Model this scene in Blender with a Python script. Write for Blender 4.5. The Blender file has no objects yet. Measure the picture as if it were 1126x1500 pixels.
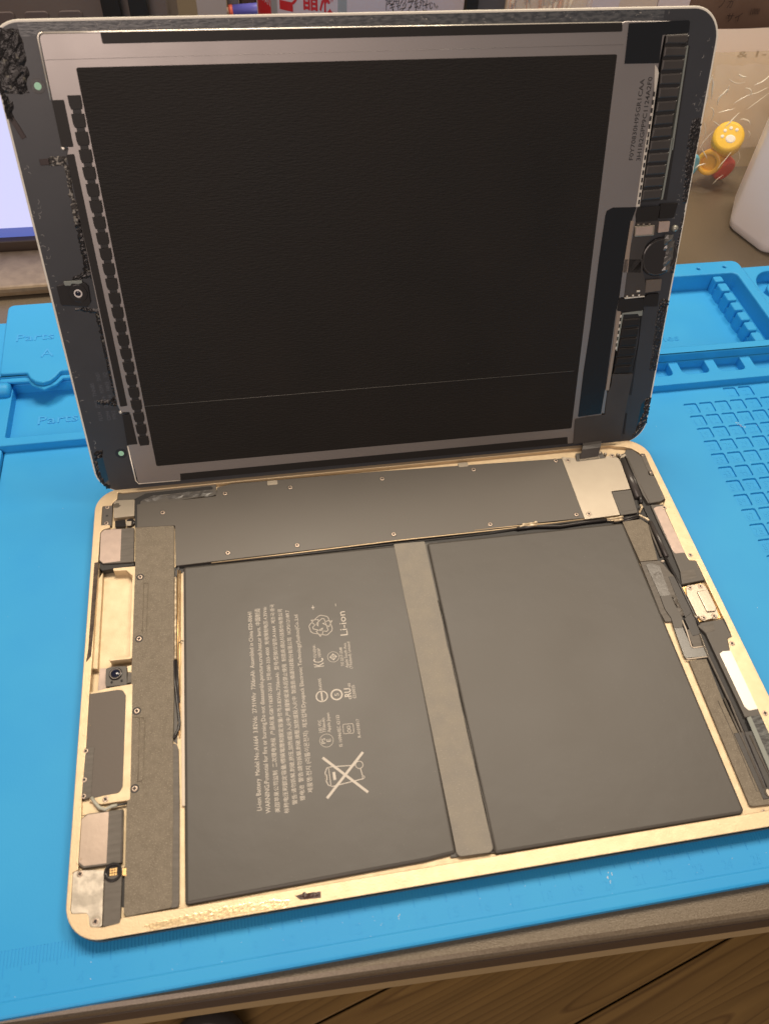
import bpy, bmesh, math, random
from mathutils import Vector, Matrix
from mathutils.geometry import tessellate_polygon

random.seed(7)
MM = 0.001
S = bpy.context.scene
COL = S.collection

# ------------------------------------------------------------------ camera, light, exposure
cd = bpy.data.cameras.new('camera')
cam = bpy.data.objects.new('camera', cd)
COL.objects.link(cam)
cam.matrix_world = Matrix(((0.98580542, 0.10334125, -0.13231876, 0.07356762),
                           (-0.1625007, 0.78541645, -0.59725583, -0.22167258),
                           (0.04220416, 0.61027992, 0.79106082, 0.26438591),
                           (0, 0, 0, 1)))
cd.sensor_fit = 'VERTICAL'
cd.sensor_height = 24.0
cd.sensor_width = 24.0
cd.lens = 18.4846
cd.clip_start = 0.01
cd.clip_end = 30.0
cd.dof.use_dof = True
cd.dof.focus_distance = 0.355
cd.dof.aperture_fstop = 15.0
S.camera = cam

W = bpy.data.worlds.new('World')
S.world = W
W.use_nodes = True
bg = W.node_tree.nodes['Background']
bg.inputs[0].default_value = (1.0, 0.85, 0.76, 1)
bg.inputs[1].default_value = 0.26

def area(name, loc, target, size, power, color, shape='DISK', size_y=None):
    l = bpy.data.lights.new(name, 'AREA')
    l.shape = shape
    l.size = size
    if size_y:
        l.size_y = size_y
    l.energy = power
    l.color = color
    o = bpy.data.objects.new(name, l)
    COL.objects.link(o)
    o.location = loc
    o.rotation_euler = (Vector(target) - Vector(loc)).to_track_quat('-Z', 'Y').to_euler()
    return o

area('ceiling_lamp', (0.08, 0.42, 1.15), (0.1, -0.02, 0), 0.40, 11.0, (1.0, 0.85, 0.67))
area('ceiling_lamp', (0.66, 0.36, 1.20), (0.15, -0.02, 0), 0.40, 8.0, (1.0, 0.85, 0.67))
area('fill_lamp', (-0.35, -1.40, 1.10), (0.15, 0.2, 0.05), 1.1, 14.0, (1.0, 0.80, 0.70))  # added fill lamp, brightens the steel border and the background fronts

S.view_settings.view_transform = 'Standard'
S.view_settings.look = 'None'
S.view_settings.exposure = 0.0
S.view_settings.gamma = 1.0
S.cycles.max_bounces = 8
S.cycles.caustics_reflective = False
S.cycles.caustics_refractive = False

# ------------------------------------------------------------------ materials
def material(name, col, rough=0.5, metal=0.0, spec=0.5, bump=None, vary=None, speck=None, coat=0.0, aniso=None, emit=None, trans=0.0, alpha=None):
    """bump=(scale,strength[,stretch]); vary=(scale,amount,col2); speck=(scale,threshold,col)"""
    m = bpy.data.materials.new(name)
    m.use_nodes = True
    nt = m.node_tree
    N, K = nt.nodes, nt.links
    p = N['Principled BSDF']
    p.inputs['Base Color'].default_value = (*col, 1)
    p.inputs['Roughness'].default_value = rough
    p.inputs['Metallic'].default_value = metal
    p.inputs['Specular IOR Level'].default_value = spec
    p.inputs['Coat Weight'].default_value = coat
    p.inputs['Transmission Weight'].default_value = trans
    if alpha is not None:
        p.inputs['Alpha'].default_value = alpha
    if emit:
        p.inputs['Emission Color'].default_value = (*emit[0], 1)
        p.inputs['Emission Strength'].default_value = emit[1]
    tc = N.new('ShaderNodeTexCoord')
    def noise(scale, stretch=(1, 1, 1), detail=3.0):
        mp = N.new('ShaderNodeMapping')
        mp.inputs['Scale'].default_value = stretch
        K.new(tc.outputs['Object'], mp.inputs['Vector'])
        n = N.new('ShaderNodeTexNoise')
        n.inputs['Scale'].default_value = scale
        n.inputs['Detail'].default_value = detail
        K.new(mp.outputs['Vector'], n.inputs['Vector'])
        return n
    last = None
    if vary:
        n = noise(vary[0], vary[3] if len(vary) > 3 else (1, 1, 1))
        r = N.new('ShaderNodeValToRGB')
        r.color_ramp.elements[0].position = 0.5 - 0.25 / max(vary[1], 0.01) * 0.5
        r.color_ramp.elements[1].position = 0.5 + 0.25 / max(vary[1], 0.01) * 0.5
        r.color_ramp.elements[0].color = (*col, 1)
        r.color_ramp.elements[1].color = (*vary[2], 1)
        K.new(n.outputs['Fac'], r.inputs['Fac'])
        last = r.outputs['Color']
        rr = N.new('ShaderNodeMapRange')
        rr.inputs['To Min'].default_value = rough * 0.85
        rr.inputs['To Max'].default_value = min(1, rough * 1.2)
        K.new(n.outputs['Fac'], rr.inputs['Value'])
        K.new(rr.outputs['Result'], p.inputs['Roughness'])
    if speck:
        n = noise(speck[0], speck[3] if len(speck) > 3 else (1, 1, 1), 2.0)
        r = N.new('ShaderNodeValToRGB')
        r.color_ramp.elements[0].position = speck[1]
        r.color_ramp.elements[1].position = min(1.0, speck[1] + 0.06)
        r.color_ramp.elements[0].color = (0, 0, 0, 1)
        r.color_ramp.elements[1].color = (1, 1, 1, 1)
        K.new(n.outputs['Fac'], r.inputs['Fac'])
        mx = N.new('ShaderNodeMix')
        mx.data_type = 'RGBA'
        K.new(r.outputs['Color'], mx.inputs[0])
        if last is not None:
            K.new(last, mx.inputs[6])
        else:
            mx.inputs[6].default_value = (*col, 1)
        mx.inputs[7].default_value = (*speck[2], 1)
        last = mx.outputs[2]
    if last is not None:
        K.new(last, p.inputs['Base Color'])
    if bump:
        n = noise(bump[0], bump[2] if len(bump) > 2 else (1, 1, 1), 4.0)
        b = N.new('ShaderNodeBump')
        b.inputs['Strength'].default_value = bump[1]
        b.inputs['Distance'].default_value = 0.0003
        K.new(n.outputs['Fac'], b.inputs['Height'])
        K.new(b.outputs['Normal'], p.inputs['Normal'])
    return m

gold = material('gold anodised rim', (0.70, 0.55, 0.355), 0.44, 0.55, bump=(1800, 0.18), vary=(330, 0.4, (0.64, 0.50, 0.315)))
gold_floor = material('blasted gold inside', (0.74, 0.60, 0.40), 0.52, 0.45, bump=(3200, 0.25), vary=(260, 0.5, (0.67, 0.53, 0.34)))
gold_side = material('darkened gold', (0.30, 0.185, 0.105), 0.35, 0.8)  # gold darkened in its colour, standing for the side wall's dark reflection
pouch = material('black battery film', (0.068, 0.062, 0.054), 0.44, spec=0.45, bump=(75, 0.45), vary=(26, 0.8, (0.079, 0.072, 0.062)), speck=(2300, 0.74, (0.2, 0.18, 0.15)))
shield_black = material('black shield film', (0.088, 0.079, 0.067), 0.42, spec=0.5, bump=(900, 0.05), vary=(30, 0.3, (0.100, 0.088, 0.074)))
panel_speck = material('speckled conductive fabric', (0.165, 0.138, 0.100), 0.60, spec=0.45, bump=(2200, 0.9), vary=(420, 0.8, (0.200, 0.170, 0.126)), speck=(3000, 0.60, (0.31, 0.27, 0.205)))
tape_grey = material('grey grained tape', (0.205, 0.188, 0.160), 0.56, spec=0.35, bump=(2200, 0.35), vary=(160, 0.5, (0.26, 0.235, 0.19)), speck=(2800, 0.64, (0.36, 0.325, 0.27)))
silver = material('tinned steel', (0.44, 0.385, 0.31), 0.38, 0.75, bump=(700, 0.06), vary=(70, 0.5, (0.38, 0.33, 0.262)))
silver_worn = material('mottled steel', (0.60, 0.54, 0.45), 0.45, 0.6, bump=(380, 0.35), vary=(260, 1.6, (0.43, 0.385, 0.32)))
pad_mauve = material('mauve speaker mesh', (0.50, 0.39, 0.33), 0.45, 0.35, bump=(1500, 0.15), vary=(300, 0.6, (0.43, 0.34, 0.29)))
pad_dark = material('dark satin film', (0.125, 0.11, 0.092), 0.50, bump=(1200, 0.2, (1, 6, 1)), vary=(200, 0.5, (0.095, 0.083, 0.068), (1, 5, 1)))
plate_dark = material('dark brown satin film', (0.095, 0.078, 0.064), 0.5, bump=(900, 0.08), vary=(60, 0.5, (0.11, 0.09, 0.073)))
plastic = material('black moulded plastic', (0.085, 0.077, 0.067), 0.48, bump=(1400, 0.12), vary=(80, 0.4, (0.10, 0.09, 0.077)))
deep_black = material('deep black plastic', (0.012, 0.011, 0.011), 0.5)
gloss_black = material('glossy black plastic', (0.022, 0.020, 0.020), 0.18, bump=(500, 0.05))
wire_black = material('black cable jacket', (0.032, 0.029, 0.028), 0.35)
tube_black = material('black tube sleeve', (0.06, 0.053, 0.049), 0.30)
duct_black = material('black duct plastic', (0.045, 0.041, 0.038), 0.45, bump=(1400, 0.1))
foam = material('dark foam strip', (0.055, 0.040, 0.030), 0.9, bump=(1600, 1.0), vary=(500, 1.0, (0.10, 0.075, 0.055)))
frayed = material('frayed gold braid', (0.72, 0.60, 0.42), 0.5, 0.3, bump=(1400, 1.0), vary=(700, 1.2, (0.45, 0.35, 0.22)))
copper = material('copper gold contact', (0.85, 0.55, 0.24), 0.35, 0.8, bump=(600, 0.1))
ivory = material('ivory plastic strip', (0.62, 0.53, 0.42), 0.5)
screw_metal = material('screw steel', (0.50, 0.40, 0.32), 0.40, 0.85)
screw_dark = material('screw recess', (0.03, 0.02, 0.018), 0.6)
ink = material('pale battery print', (0.56, 0.51, 0.44), 0.6, speck=(2400, 0.64, (0.38, 0.345, 0.30)))
ink_black = material('black print', (0.022, 0.020, 0.020), 0.6)
ink_faint = material('faint bezel print', (0.085, 0.092, 0.11), 0.5)
lens_glass = material('lens glass', (0.008, 0.010, 0.028), 0.12)
lens_ring = material('lens ring', (0.22, 0.19, 0.17), 0.4, 0.6)
lens_pearl = material('camera lens ring', (0.82, 0.76, 0.72), 0.3, 0.4)
white_glass = material('white glass edge', (0.80, 0.76, 0.66), 0.25)
coating = material('dark bezel coating', (0.034, 0.037, 0.043), 0.36, spec=0.55, bump=(800, 0.03), vary=(70, 0.5, (0.039, 0.042, 0.049)), speck=(900, 0.79, (0.16, 0.15, 0.14)))
coating_worn = material('scratched bezel coating', (0.045, 0.050, 0.058), 0.33, spec=0.6, bump=(500, 0.5, (1, 3, 1)), vary=(420, 1.2, (0.10, 0.105, 0.11), (1, 2.5, 1)), speck=(900, 0.70, (0.45, 0.43, 0.38), (1, 2, 1)))
bare_glass = material('bare dark glass', (0.006, 0.022, 0.040), 0.08, coat=0.5)
lcd_steel = material('brushed panel steel', (0.36, 0.335, 0.325), 0.42, 0.95, bump=(1200, 0.02), vary=(40, 0.3, (0.335, 0.312, 0.303)))
lcd_edge = material('bright folded steel edge', (0.92, 0.86, 0.75), 0.3, 0.6)
sheet_black = material('black backlight film', (0.0110, 0.0098, 0.0086), 0.55, spec=0.25, bump=(420, 0.42, (1, 5, 1)), vary=(30, 0.5, (0.0150, 0.0124, 0.0104)), speck=(1300, 0.775, (0.11, 0.10, 0.09), (1, 2, 1)))
tape_black = material('black mylar tape', (0.013, 0.0110, 0.0098), 0.5, spec=0.35, bump=(700, 0.06))
tape_navy = material('glossy black film', (0.005, 0.007, 0.010), 0.22, bump=(300, 0.03))
flex_black = material('black flex circuit', (0.042, 0.037, 0.034), 0.40, bump=(900, 0.08), vary=(90, 0.5, (0.052, 0.046, 0.042)))
flex_edge = material('grey green board edge', (0.22, 0.24, 0.215), 0.45)
residue = material('gummy adhesive residue', (0.012, 0.010, 0.010), 0.2, bump=(1500, 0.8), speck=(420, 0.66, (0.15, 0.14, 0.11)))
residue_grey = material('dusty adhesive residue', (0.045, 0.040, 0.036), 0.6, bump=(1500, 1.0), speck=(1200, 0.53, (0.33, 0.31, 0.27)))
brown_tab = material('dark brown adhesive tab', (0.022, 0.008, 0.007), 0.4)
mint = material('mint window', (0.42, 0.80, 0.56), 0.4)
silicone_light = material('lighter blue silicone', (0.048, 0.350, 0.720), 0.6, spec=0.35)  # lighter tone stands in for light catching the raised letters
silicone = material('blue silicone rubber', (0.022, 0.310, 0.670), 0.52, spec=0.36, bump=(1500, 0.08), vary=(24, 1.0, (0.030, 0.335, 0.680)), speck=(1100, 0.765, (0.10, 0.38, 0.66), (1, 3, 1)))
desk_mat = material('bronze brown laminate', (0.120, 0.093, 0.062), 0.30, 0.2, bump=(2600, 0.2), vary=(1500, 0.8, (0.165, 0.132, 0.092)))
desk_edge = material('dark brown edge band', (0.055, 0.038, 0.030), 0.4)
raw_ply = material('raw plywood underside', (0.36, 0.26, 0.13), 0.7, bump=(60, 0.2, (1, 8, 1)))

def wood(name, seed):
    m = bpy.data.materials.new(name)
    m.use_nodes = True
    nt = m.node_tree
    N, K = nt.nodes, nt.links
    p = N['Principled BSDF']
    p.inputs['Roughness'].default_value = 0.45
    tc = N.new('ShaderNodeTexCoord')
    mp = N.new('ShaderNodeMapping')
    mp.inputs['Location'].default_value = (seed * 0.37, seed * 0.11, seed * 0.05)
    mp.inputs['Scale'].default_value = (0.45, 6.5, 6.5)
    K.new(tc.outputs['Object'], mp.inputs['Vector'])
    n = N.new('ShaderNodeTexNoise')
    n.inputs['Scale'].default_value = 1.7
    n.inputs['Detail'].default_value = 1.2
    n.inputs['Roughness'].default_value = 0.35
    K.new(mp.outputs['Vector'], n.inputs['Vector'])
    mul = N.new('ShaderNodeMath')
    mul.operation = 'MULTIPLY'
    mul.inputs[1].default_value = 44.0
    K.new(n.outputs['Fac'], mul.inputs[0])
    fr = N.new('ShaderNodeMath')
    fr.operation = 'FRACT'
    K.new(mul.outputs[0], fr.inputs[0])
    r = N.new('ShaderNodeValToRGB')
    e = r.color_ramp.elements
    e[0].position = 0.0
    e[0].color = (0.33, 0.20, 0.062, 1)
    e[1].position = 0.80
    e[1].color = (0.28, 0.165, 0.050, 1)
    x = e.new(0.92)
    x.color = (0.19, 0.105, 0.032, 1)
    y = e.new(1.0)
    y.color = (0.31, 0.185, 0.058, 1)
    K.new(fr.outputs[0], r.inputs['Fac'])
    n2 = N.new('ShaderNodeTexNoise')
    n2.inputs['Scale'].default_value = 9.0
    n2.inputs['Detail'].default_value = 8.0
    mp2 = N.new('ShaderNodeMapping')
    mp2.inputs['Scale'].default_value = (0.6, 9.0, 9.0)
    K.new(tc.outputs['Object'], mp2.inputs['Vector'])
    K.new(mp2.outputs['Vector'], n2.inputs['Vector'])
    mx = N.new('ShaderNodeMix')
    mx.data_type = 'RGBA'
    mx.blend_type = 'MULTIPLY'
    mx.inputs[0].default_value = 0.5
    K.new(r.outputs['Color'], mx.inputs[6])
    r2 = N.new('ShaderNodeValToRGB')
    r2.color_ramp.elements[0].position = 0.35
    r2.color_ramp.elements[0].color = (0.55, 0.53, 0.5, 1)
    r2.color_ramp.elements[1].position = 0.65
    K.new(n2.outputs['Fac'], r2.inputs['Fac'])
    K.new(r2.outputs['Color'], mx.inputs[7])
    K.new(mx.outputs[2], p.inputs['Base Color'])
    return m

# ------------------------------------------------------------------ geometry helpers
def area2(poly):
    return sum(poly[i][0] * poly[(i + 1) % len(poly)][1] - poly[(i + 1) % len(poly)][0] * poly[i][1] for i in range(len(poly)))

def ccw(poly):
    return list(poly) if area2(poly) > 0 else list(reversed(poly))

def rnd(poly, r, n=4):
    """round the corners of a polygon; r one radius or one per corner"""
    out = []
    m = len(poly)
    for i in range(m):
        rr = r[i] if isinstance(r, (list, tuple)) else r
        p, a, b = Vector(poly[i]), Vector(poly[i - 1]), Vector(poly[(i + 1) % m])
        u, v = (a - p), (b - p)
        lu, lv = u.length, v.length
        if rr <= 0 or lu < 1e-6 or lv < 1e-6:
            out.append(tuple(p))
            continue
        u /= lu
        v /= lv
        ang = u.angle(v)
        if ang > 3.05 or ang < 0.05:
            out.append(tuple(p))
            continue
        t = min(rr / math.tan(ang / 2), lu * 0.49, lv * 0.49)
        re = t * math.tan(ang / 2)
        c = p + (u + v).normalized() * (re / math.sin(ang / 2))
        s0, s1 = p + u * t, p + v * t
        a0 = math.atan2(s0.y - c.y, s0.x - c.x)
        a1 = math.atan2(s1.y - c.y, s1.x - c.x)
        d = (a1 - a0 + math.pi) % (2 * math.pi) - math.pi
        for k in range(n + 1):
            w = a0 + d * k / n
            out.append((c.x + re * math.cos(w), c.y + re * math.sin(w)))
    return out

def offset(poly, d):
    """move a counter-clockwise outline inwards by d"""
    n = len(poly)
    out = []
    for i in range(n):
        p, a, b = Vector(poly[i]), Vector(poly[i - 1]), Vector(poly[(i + 1) % n])
        e1, e2 = p - a, b - p
        if e1.length < 1e-9:
            e1 = e2
        if e2.length < 1e-9:
            e2 = e1
        n1 = Vector((-e1.y, e1.x)).normalized()
        n2 = Vector((-e2.y, e2.x)).normalized()
        q = n1 + n2
        l = q.length
        if l < 0.2:
            out.append(tuple(p + n1 * d))
        else:
            q /= l
            k = d / max(0.35, q.dot(n1))
            out.append(tuple(p + q * k))
    return out

def rect(x0, y0, x1, y1):
    return [(x0, y0), (x1, y0), (x1, y1), (x0, y1)]

def circle(cx, cy, r, n=20, ry=None):
    return [(cx + r * math.cos(2 * math.pi * i / n), cy + (ry or r) * math.sin(2 * math.pi * i / n)) for i in range(n)]

def ribbon(pts, w):
    """outline of a stroke of width w along a polyline"""
    L_, R_ = [], []
    for i, p in enumerate(pts):
        a = Vector(pts[max(0, i - 1)])
        b = Vector(pts[min(len(pts) - 1, i + 1)])
        d = (b - a).normalized()
        n = Vector((-d.y, d.x)) * (w / 2)
        L_.append((p[0] + n.x, p[1] + n.y))
        R_.append((p[0] - n.x, p[1] - n.y))
    return L_ + R_[::-1]

class G:
    def __init__(self):
        self.v, self.f, self.m, self.s = [], [], [], []
    def add(self, vs, fs, mi=0, smooth=False):
        o = len(self.v)
        self.v += [tuple(x) for x in vs]
        for f in fs:
            self.f.append(tuple(o + i for i in f))
            self.m.append(mi)
            self.s.append(smooth)
        return self
    def cap(self, loops, z, up=True, mi=0):
        tri = tessellate_polygon([[Vector((x, y, 0)) for x, y in l] for l in loops])
        flat = [(x, y, z) for l in loops for x, y in l]
        fs = []
        for t in tri:
            a, b, c = (flat[i] for i in t)
            s = (b[0] - a[0]) * (c[1] - a[1]) - (c[0] - a[0]) * (b[1] - a[1])
            if abs(s) < 1e-12:
                continue
            fs.append(t if (s > 0) == up else tuple(reversed(t)))
        return self.add(flat, fs, mi)
    def wall(self, rings, mi=0, inward=False, smooth=False):
        n = len(rings[0])
        vs = [p for r in rings for p in r]
        fs = []
        for k in range(len(rings) - 1):
            for i in range(n):
                j = (i + 1) % n
                q = (k * n + i, k * n + j, (k + 1) * n + j, (k + 1) * n + i)
                fs.append(tuple(reversed(q)) if inward else q)
        return self.add(vs, fs, mi, smooth)
    def loft(self, poly, steps, top=True, bottom=False, mi=0, smooth=False):
        poly = ccw(poly)
        rings = [[(x, y, z) for x, y in (offset(poly, d) if d else poly)] for d, z in steps]
        self.wall(rings, mi, smooth=smooth)
        if top:
            self.cap([[(x, y) for x, y, z in rings[-1]]], steps[-1][1], True, mi)
        if bottom:
            self.cap([[(x, y) for x, y, z in rings[0]]], steps[0][1], False, mi)
        return self
    def prism(self, poly, z0, z1, b=0.15, bottom=False, mi=0):
        st = [(0, z0), (0, z1 - b), (b * 0.3, z1 - b * 0.3), (b, z1)] if b else [(0, z0), (0, z1)]
        return self.loft(poly, st, True, bottom, mi)
    def plate(self, outer, holes, z0, z1, b=0.15, sides=True, mi=0):
        """flat plate with holes; holes = [(outline, floor height or None)]"""
        outer = ccw(outer)
        loops = [offset(outer, b) if b else outer]
        if sides:
            self.wall([[(x, y, z0) for x, y in outer], [(x, y, z1 - b) for x, y in outer], [(x, y, z1 - b * .3) for x, y in offset(outer, b * .3)], [(x, y, z1) for x, y in loops[0]]], mi)
        b0 = b
        for hh in holes:
            h, fl = ccw(hh[0]), hh[1]
            b = hh[2] if len(hh) > 2 else b0
            big = offset(h, -b) if b else h
            loops.append(list(reversed(big)))
            zb = z0 if fl is None else fl
            self.wall([[(x, y, zb) for x, y in h], [(x, y, z1 - b) for x, y in h], [(x, y, z1 - b * .3) for x, y in offset(h, -b * .3)], [(x, y, z1) for x, y in big]], mi, inward=True)
            if fl is not None:
                self.cap([h], fl, True, mi)
        return self.cap(loops, z1, True, mi)
    def box(self, x0, y0, z0, x1, y1, z1, b=0.15, mi=0):
        return self.prism(rect(x0, y0, x1, y1), z0, z1, b, True, mi)
    def cyl(self, cx, cy, r, z0, z1, b=0.1, n=20, mi=0):
        return self.prism(circle(cx, cy, r, n), z0, z1, b, False, mi)
    def ring(self, cx, cy, r0, r1, z0, z1, n=24, mi=0):
        return self.plate(circle(cx, cy, r1, n), [(circle(cx, cy, r0, n), None)], z0, z1, 0.04, True, mi)
    def tube(self, pts, r, n=8, mi=0, caps=True):
        P = [Vector(p) for p in pts]
        rings = []
        up = Vector((0, 0, 1))
        for i, p in enumerate(P):
            d = (P[min(i + 1, len(P) - 1)] - P[max(i - 1, 0)]).normalized()
            s = d.cross(up)
            if s.length < 1e-4:
                s = Vector((1, 0, 0))
            s.normalize()
            u = s.cross(d)
            rr = r[i] if isinstance(r, (list, tuple)) else r
            rings.append([tuple(p + (s * math.cos(a) + u * math.sin(a)) * rr) for a in (2 * math.pi * k / n for k in range(n))])
        vs = [q for g in rings for q in g]
        fs = []
        for k in range(len(P) - 1):
            for i in range(n):
                j = (i + 1) % n
                fs.append((k * n + i, k * n + j, (k + 1) * n + j, (k + 1) * n + i))
        if caps:
            fs.append(tuple(reversed(range(n))))
            fs.append(tuple((len(P) - 1) * n + i for i in range(n)))
        return self.add(vs, fs, mi, True)
    def rough(self, poly, z, h, cell, seed=0, mi=0, spread=0.6):
        """lumpy crust inside an outline: a jittered grid of small peaks"""
        rg = random.Random(seed)
        poly = ccw(poly)
        xs = [p[0] for p in poly]
        ys = [p[1] for p in poly]
        nx = max(2, int((max(xs) - min(xs)) / cell) + 1)
        ny = max(2, int((max(ys) - min(ys)) / cell) + 1)
        def inside(x, y):
            c = False
            for i in range(len(poly)):
                x1, y1 = poly[i]
                x2, y2 = poly[i - 1]
                if (y1 > y) != (y2 > y) and x < (x2 - x1) * (y - y1) / (y2 - y1) + x1:
                    c = not c
            return c
        vs, idx = [], {}
        for j in range(ny + 1):
            for i in range(nx + 1):
                x = min(xs) + i * cell + rg.uniform(-.3, .3) * cell
                y = min(ys) + j * cell + rg.uniform(-.3, .3) * cell
                ok = inside(x, y)
                idx[i, j] = len(vs)
                vs.append((x, y, z + (h * (1 - spread + spread * 2 * rg.random()) if ok else -0.02)))
        fs = []
        for j in range(ny):
            for i in range(nx):
                q = (idx[i, j], idx[i + 1, j], idx[i + 1, j + 1], idx[i, j + 1])
                if any(vs[k][2] > z for k in q):
                    fs.append(q)
        return self.add(vs, fs, mi, False)

class Frame:
    def __init__(self, ox=0, oy=0, oz=0):
        self.o = (ox, oy, oz)
    def __call__(self, v):
        return ((v[0] - self.o[0]) * MM, (v[1] - self.o[1]) * MM, (v[2] - self.o[2]) * MM)

def obj(name, g, mats, parent=None, fr=None, kind=None):
    me = bpy.data.meshes.new(name)
    fr = fr or Frame()
    me.from_pydata([fr(v) for v in g.v], [], g.f)
    for m in (mats if isinstance(mats, (list, tuple)) else [mats]):
        me.materials.append(m)
    if g.f:
        me.polygons.foreach_set('material_index', g.m)
        me.polygons.foreach_set('use_smooth', g.s)
    me.validate()
    me.update()
    o = bpy.data.objects.new(name, me)
    COL.objects.link(o)
    if parent is not None:
        o.parent = parent
    if kind:
        o['kind'] = kind
    return o

def thing(name, label, cat, loc_mm=(0, 0, 0), rot=(0, 0, 0), group=None):
    o = bpy.data.objects.new(name, None)
    o.empty_display_size = 0.01
    COL.objects.link(o)
    o.location = tuple(c * MM for c in loc_mm)
    o.rotation_euler = rot
    o['label'] = label
    o['category'] = cat
    if group:
        o['group'] = group
    return o

def tag(o, label, cat, group=None):
    o['label'] = label
    o['category'] = cat
    if group:
        o['group'] = group
    return o

_txt = {}
def glyphs(body, bold=0.0):
    """triangles of a line of lettering, baseline at y=0, one unit per em"""
    key = (body, bold)
    if key not in _txt:
        cu = bpy.data.curves.new('lettering', 'FONT')
        cu.body = body
        cu.size = 1.0
        cu.resolution_u = 2
        cu.offset = bold
        o = bpy.data.objects.new('lettering', cu)
        COL.objects.link(o)
        dg = bpy.context.evaluated_depsgraph_get()
        me = bpy.data.meshes.new_from_object(o.evaluated_get(dg))
        vs = [tuple(v.co) for v in me.vertices]
        fs = [tuple(p.vertices) for p in me.polygons]
        bpy.data.objects.remove(o)
        bpy.data.curves.remove(cu)
        bpy.data.meshes.remove(me)
        _txt[key] = (vs, fs)
    return _txt[key]

def lettering(g, body, p0, p1, size, z, mi=0, thick=0.0, bold=0.0):
    """lay a line of text from p0 to p1 (mm), em height = size (mm), thin raised if thick"""
    vs, fs = glyphs(body, bold)
    if not vs:
        return g
    x0, x1 = min(v[0] for v in vs), max(v[0] for v in vs)
    a, b = Vector(p0), Vector(p1)
    d = b - a
    k = d.length / (x1 - x0)
    d.normalize()
    n = Vector((-d.y, d.x))
    def place(v, zz):
        q = a + d * ((v[0] - x0) * k) + n * (v[1] * size)
        return (q.x, q.y, zz)
    top = [place(v, z + thick) for v in vs]
    g.add(top, fs, mi)
    if thick:
        # skirt along the outline edges
        cnt = {}
        for f in fs:
            for i in range(len(f)):
                e = (f[i], f[(i + 1) % len(f)])
                cnt[e] = cnt.get(e, 0) + 1
        edges = [e for e in cnt if (e[1], e[0]) not in cnt]
        bot = [place(v, z) for v in vs]
        sk = []
        for i, j in edges:
            sk.append((bot[i], bot[j], top[j], top[i]))
        for q in sk:
            g.add(q, [(0, 1, 2, 3)], mi)
    return g

# ================================================================== floor and desk
floor_root = thing('wooden_floor', '', '', (450, -200, -742))
for k in ('label', 'category'):
    del floor_root[k]
floor_root['kind'] = 'structure'
FA = math.atan2(-128.6 + 183.2, 547.6 - 335.0)
fd = Vector((math.cos(FA), math.sin(FA)))
fn = Vector((-fd.y, fd.x))
base_pt = Vector((441, -156)) + fn * 3
for k in range(-5, 6):
    g = G()
    wdt = 112.0
    a = base_pt + fn * (k * wdt) - fd * 1100
    q = [a + fn * 1.0, a + fd * 2400 + fn * 1.0, a + fd * 2400 + fn * (wdt - 1.0), a + fn * (wdt - 1.0)]
    o0 = a + fd * 1100 + fn * wdt / 2
    g.prism([((p - o0).dot(fd), (p - o0).dot(fn)) for p in q], -18, 0, 0.8)
    o = obj('plank', g, wood('pine plank', k * 3.3 + 11.5), floor_root)
    o.location = ((o0.x - 450) * MM, (o0.y + 200) * MM, 0)
    o.rotation_euler = (0, 0, FA)
g = G()
g.prism(rect(-2500, -2500, 2500, 2500), -60, -19, 0)
obj('subfloor', g, deep_black, floor_root)

desk = thing('desk', 'bronze brown desk with rounded dark front edge under the blue mat', 'desk', (150, 200, -3.5))
FD = Frame(150, 200, -3.5)
DA = -1.95 * MM
def dy(x):
    return -186.2 - 0.0335 * x
front = [(-900, dy(-900)), (1300, dy(1300))]
g = G()
g.loft([(-900, dy(-900)), (1300, dy(1300)), (1300, 900), (-900, 900)], [(1.2, -26.0), (0, -22.0), (0, -6.4), (0.35, -5.0), (1.0, -4.1), (2.2, -3.5)], True, True)
obj('desk_top', g, desk_mat, desk, FD)
g = G()
g.loft([(-880, dy(-880) + 0.3), (1280, dy(1280) + 0.3), (1280, 880), (-880, 880)], [(0, -44.0), (0, -26.2)], False, True)
obj('under_board', g, raw_ply, desk, FD)
g = G()
g.prism([(-899, dy(-899) - 0.25), (1299, dy(1299) - 0.25), (1299, dy(1299) + 0.2), (-899, dy(-899) + 0.2)], -24, -8.0, 0.1, True)
obj('edge_band', g, desk_edge, desk, FD)
for lx, ly in ((-820, -60), (1220, -100), (-820, 800), (1220, 800)):
    g = G()
    g.box(lx - 25, ly - 25, -741, lx + 25, ly + 25, -44, 1)
    obj('leg', g, desk_edge, desk, FD)

slipper = thing('slipper', 'grey rounded slipper toe on the dark floor below the desk edge', 'slipper', (-55, -164, -742))
FS = Frame(-55, -164, -742)
grey_pad = material('grey slipper felt', (0.10, 0.09, 0.085), 0.8, bump=(400, 0.4))
toe = [(-55 + 44 * math.cos(a), -148 + 44 * math.sin(a)) for a in [math.pi * k / 14 for k in range(15)]] + [(-55 - 38, -334), (-55 + 38, -334)]
g = G()
g.loft(toe, [(1, -741.5), (0, -739), (0, -733), (1, -731)], True, True)
obj('sole', g, desk_edge, slipper, FS)
g = G()
g.loft(toe, [(1.5, -731), (0.8, -722), (3, -712), (9, -702), (17, -697)], True, False, smooth=True)
obj('upper', g, grey_pad, slipper, FS)

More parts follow.
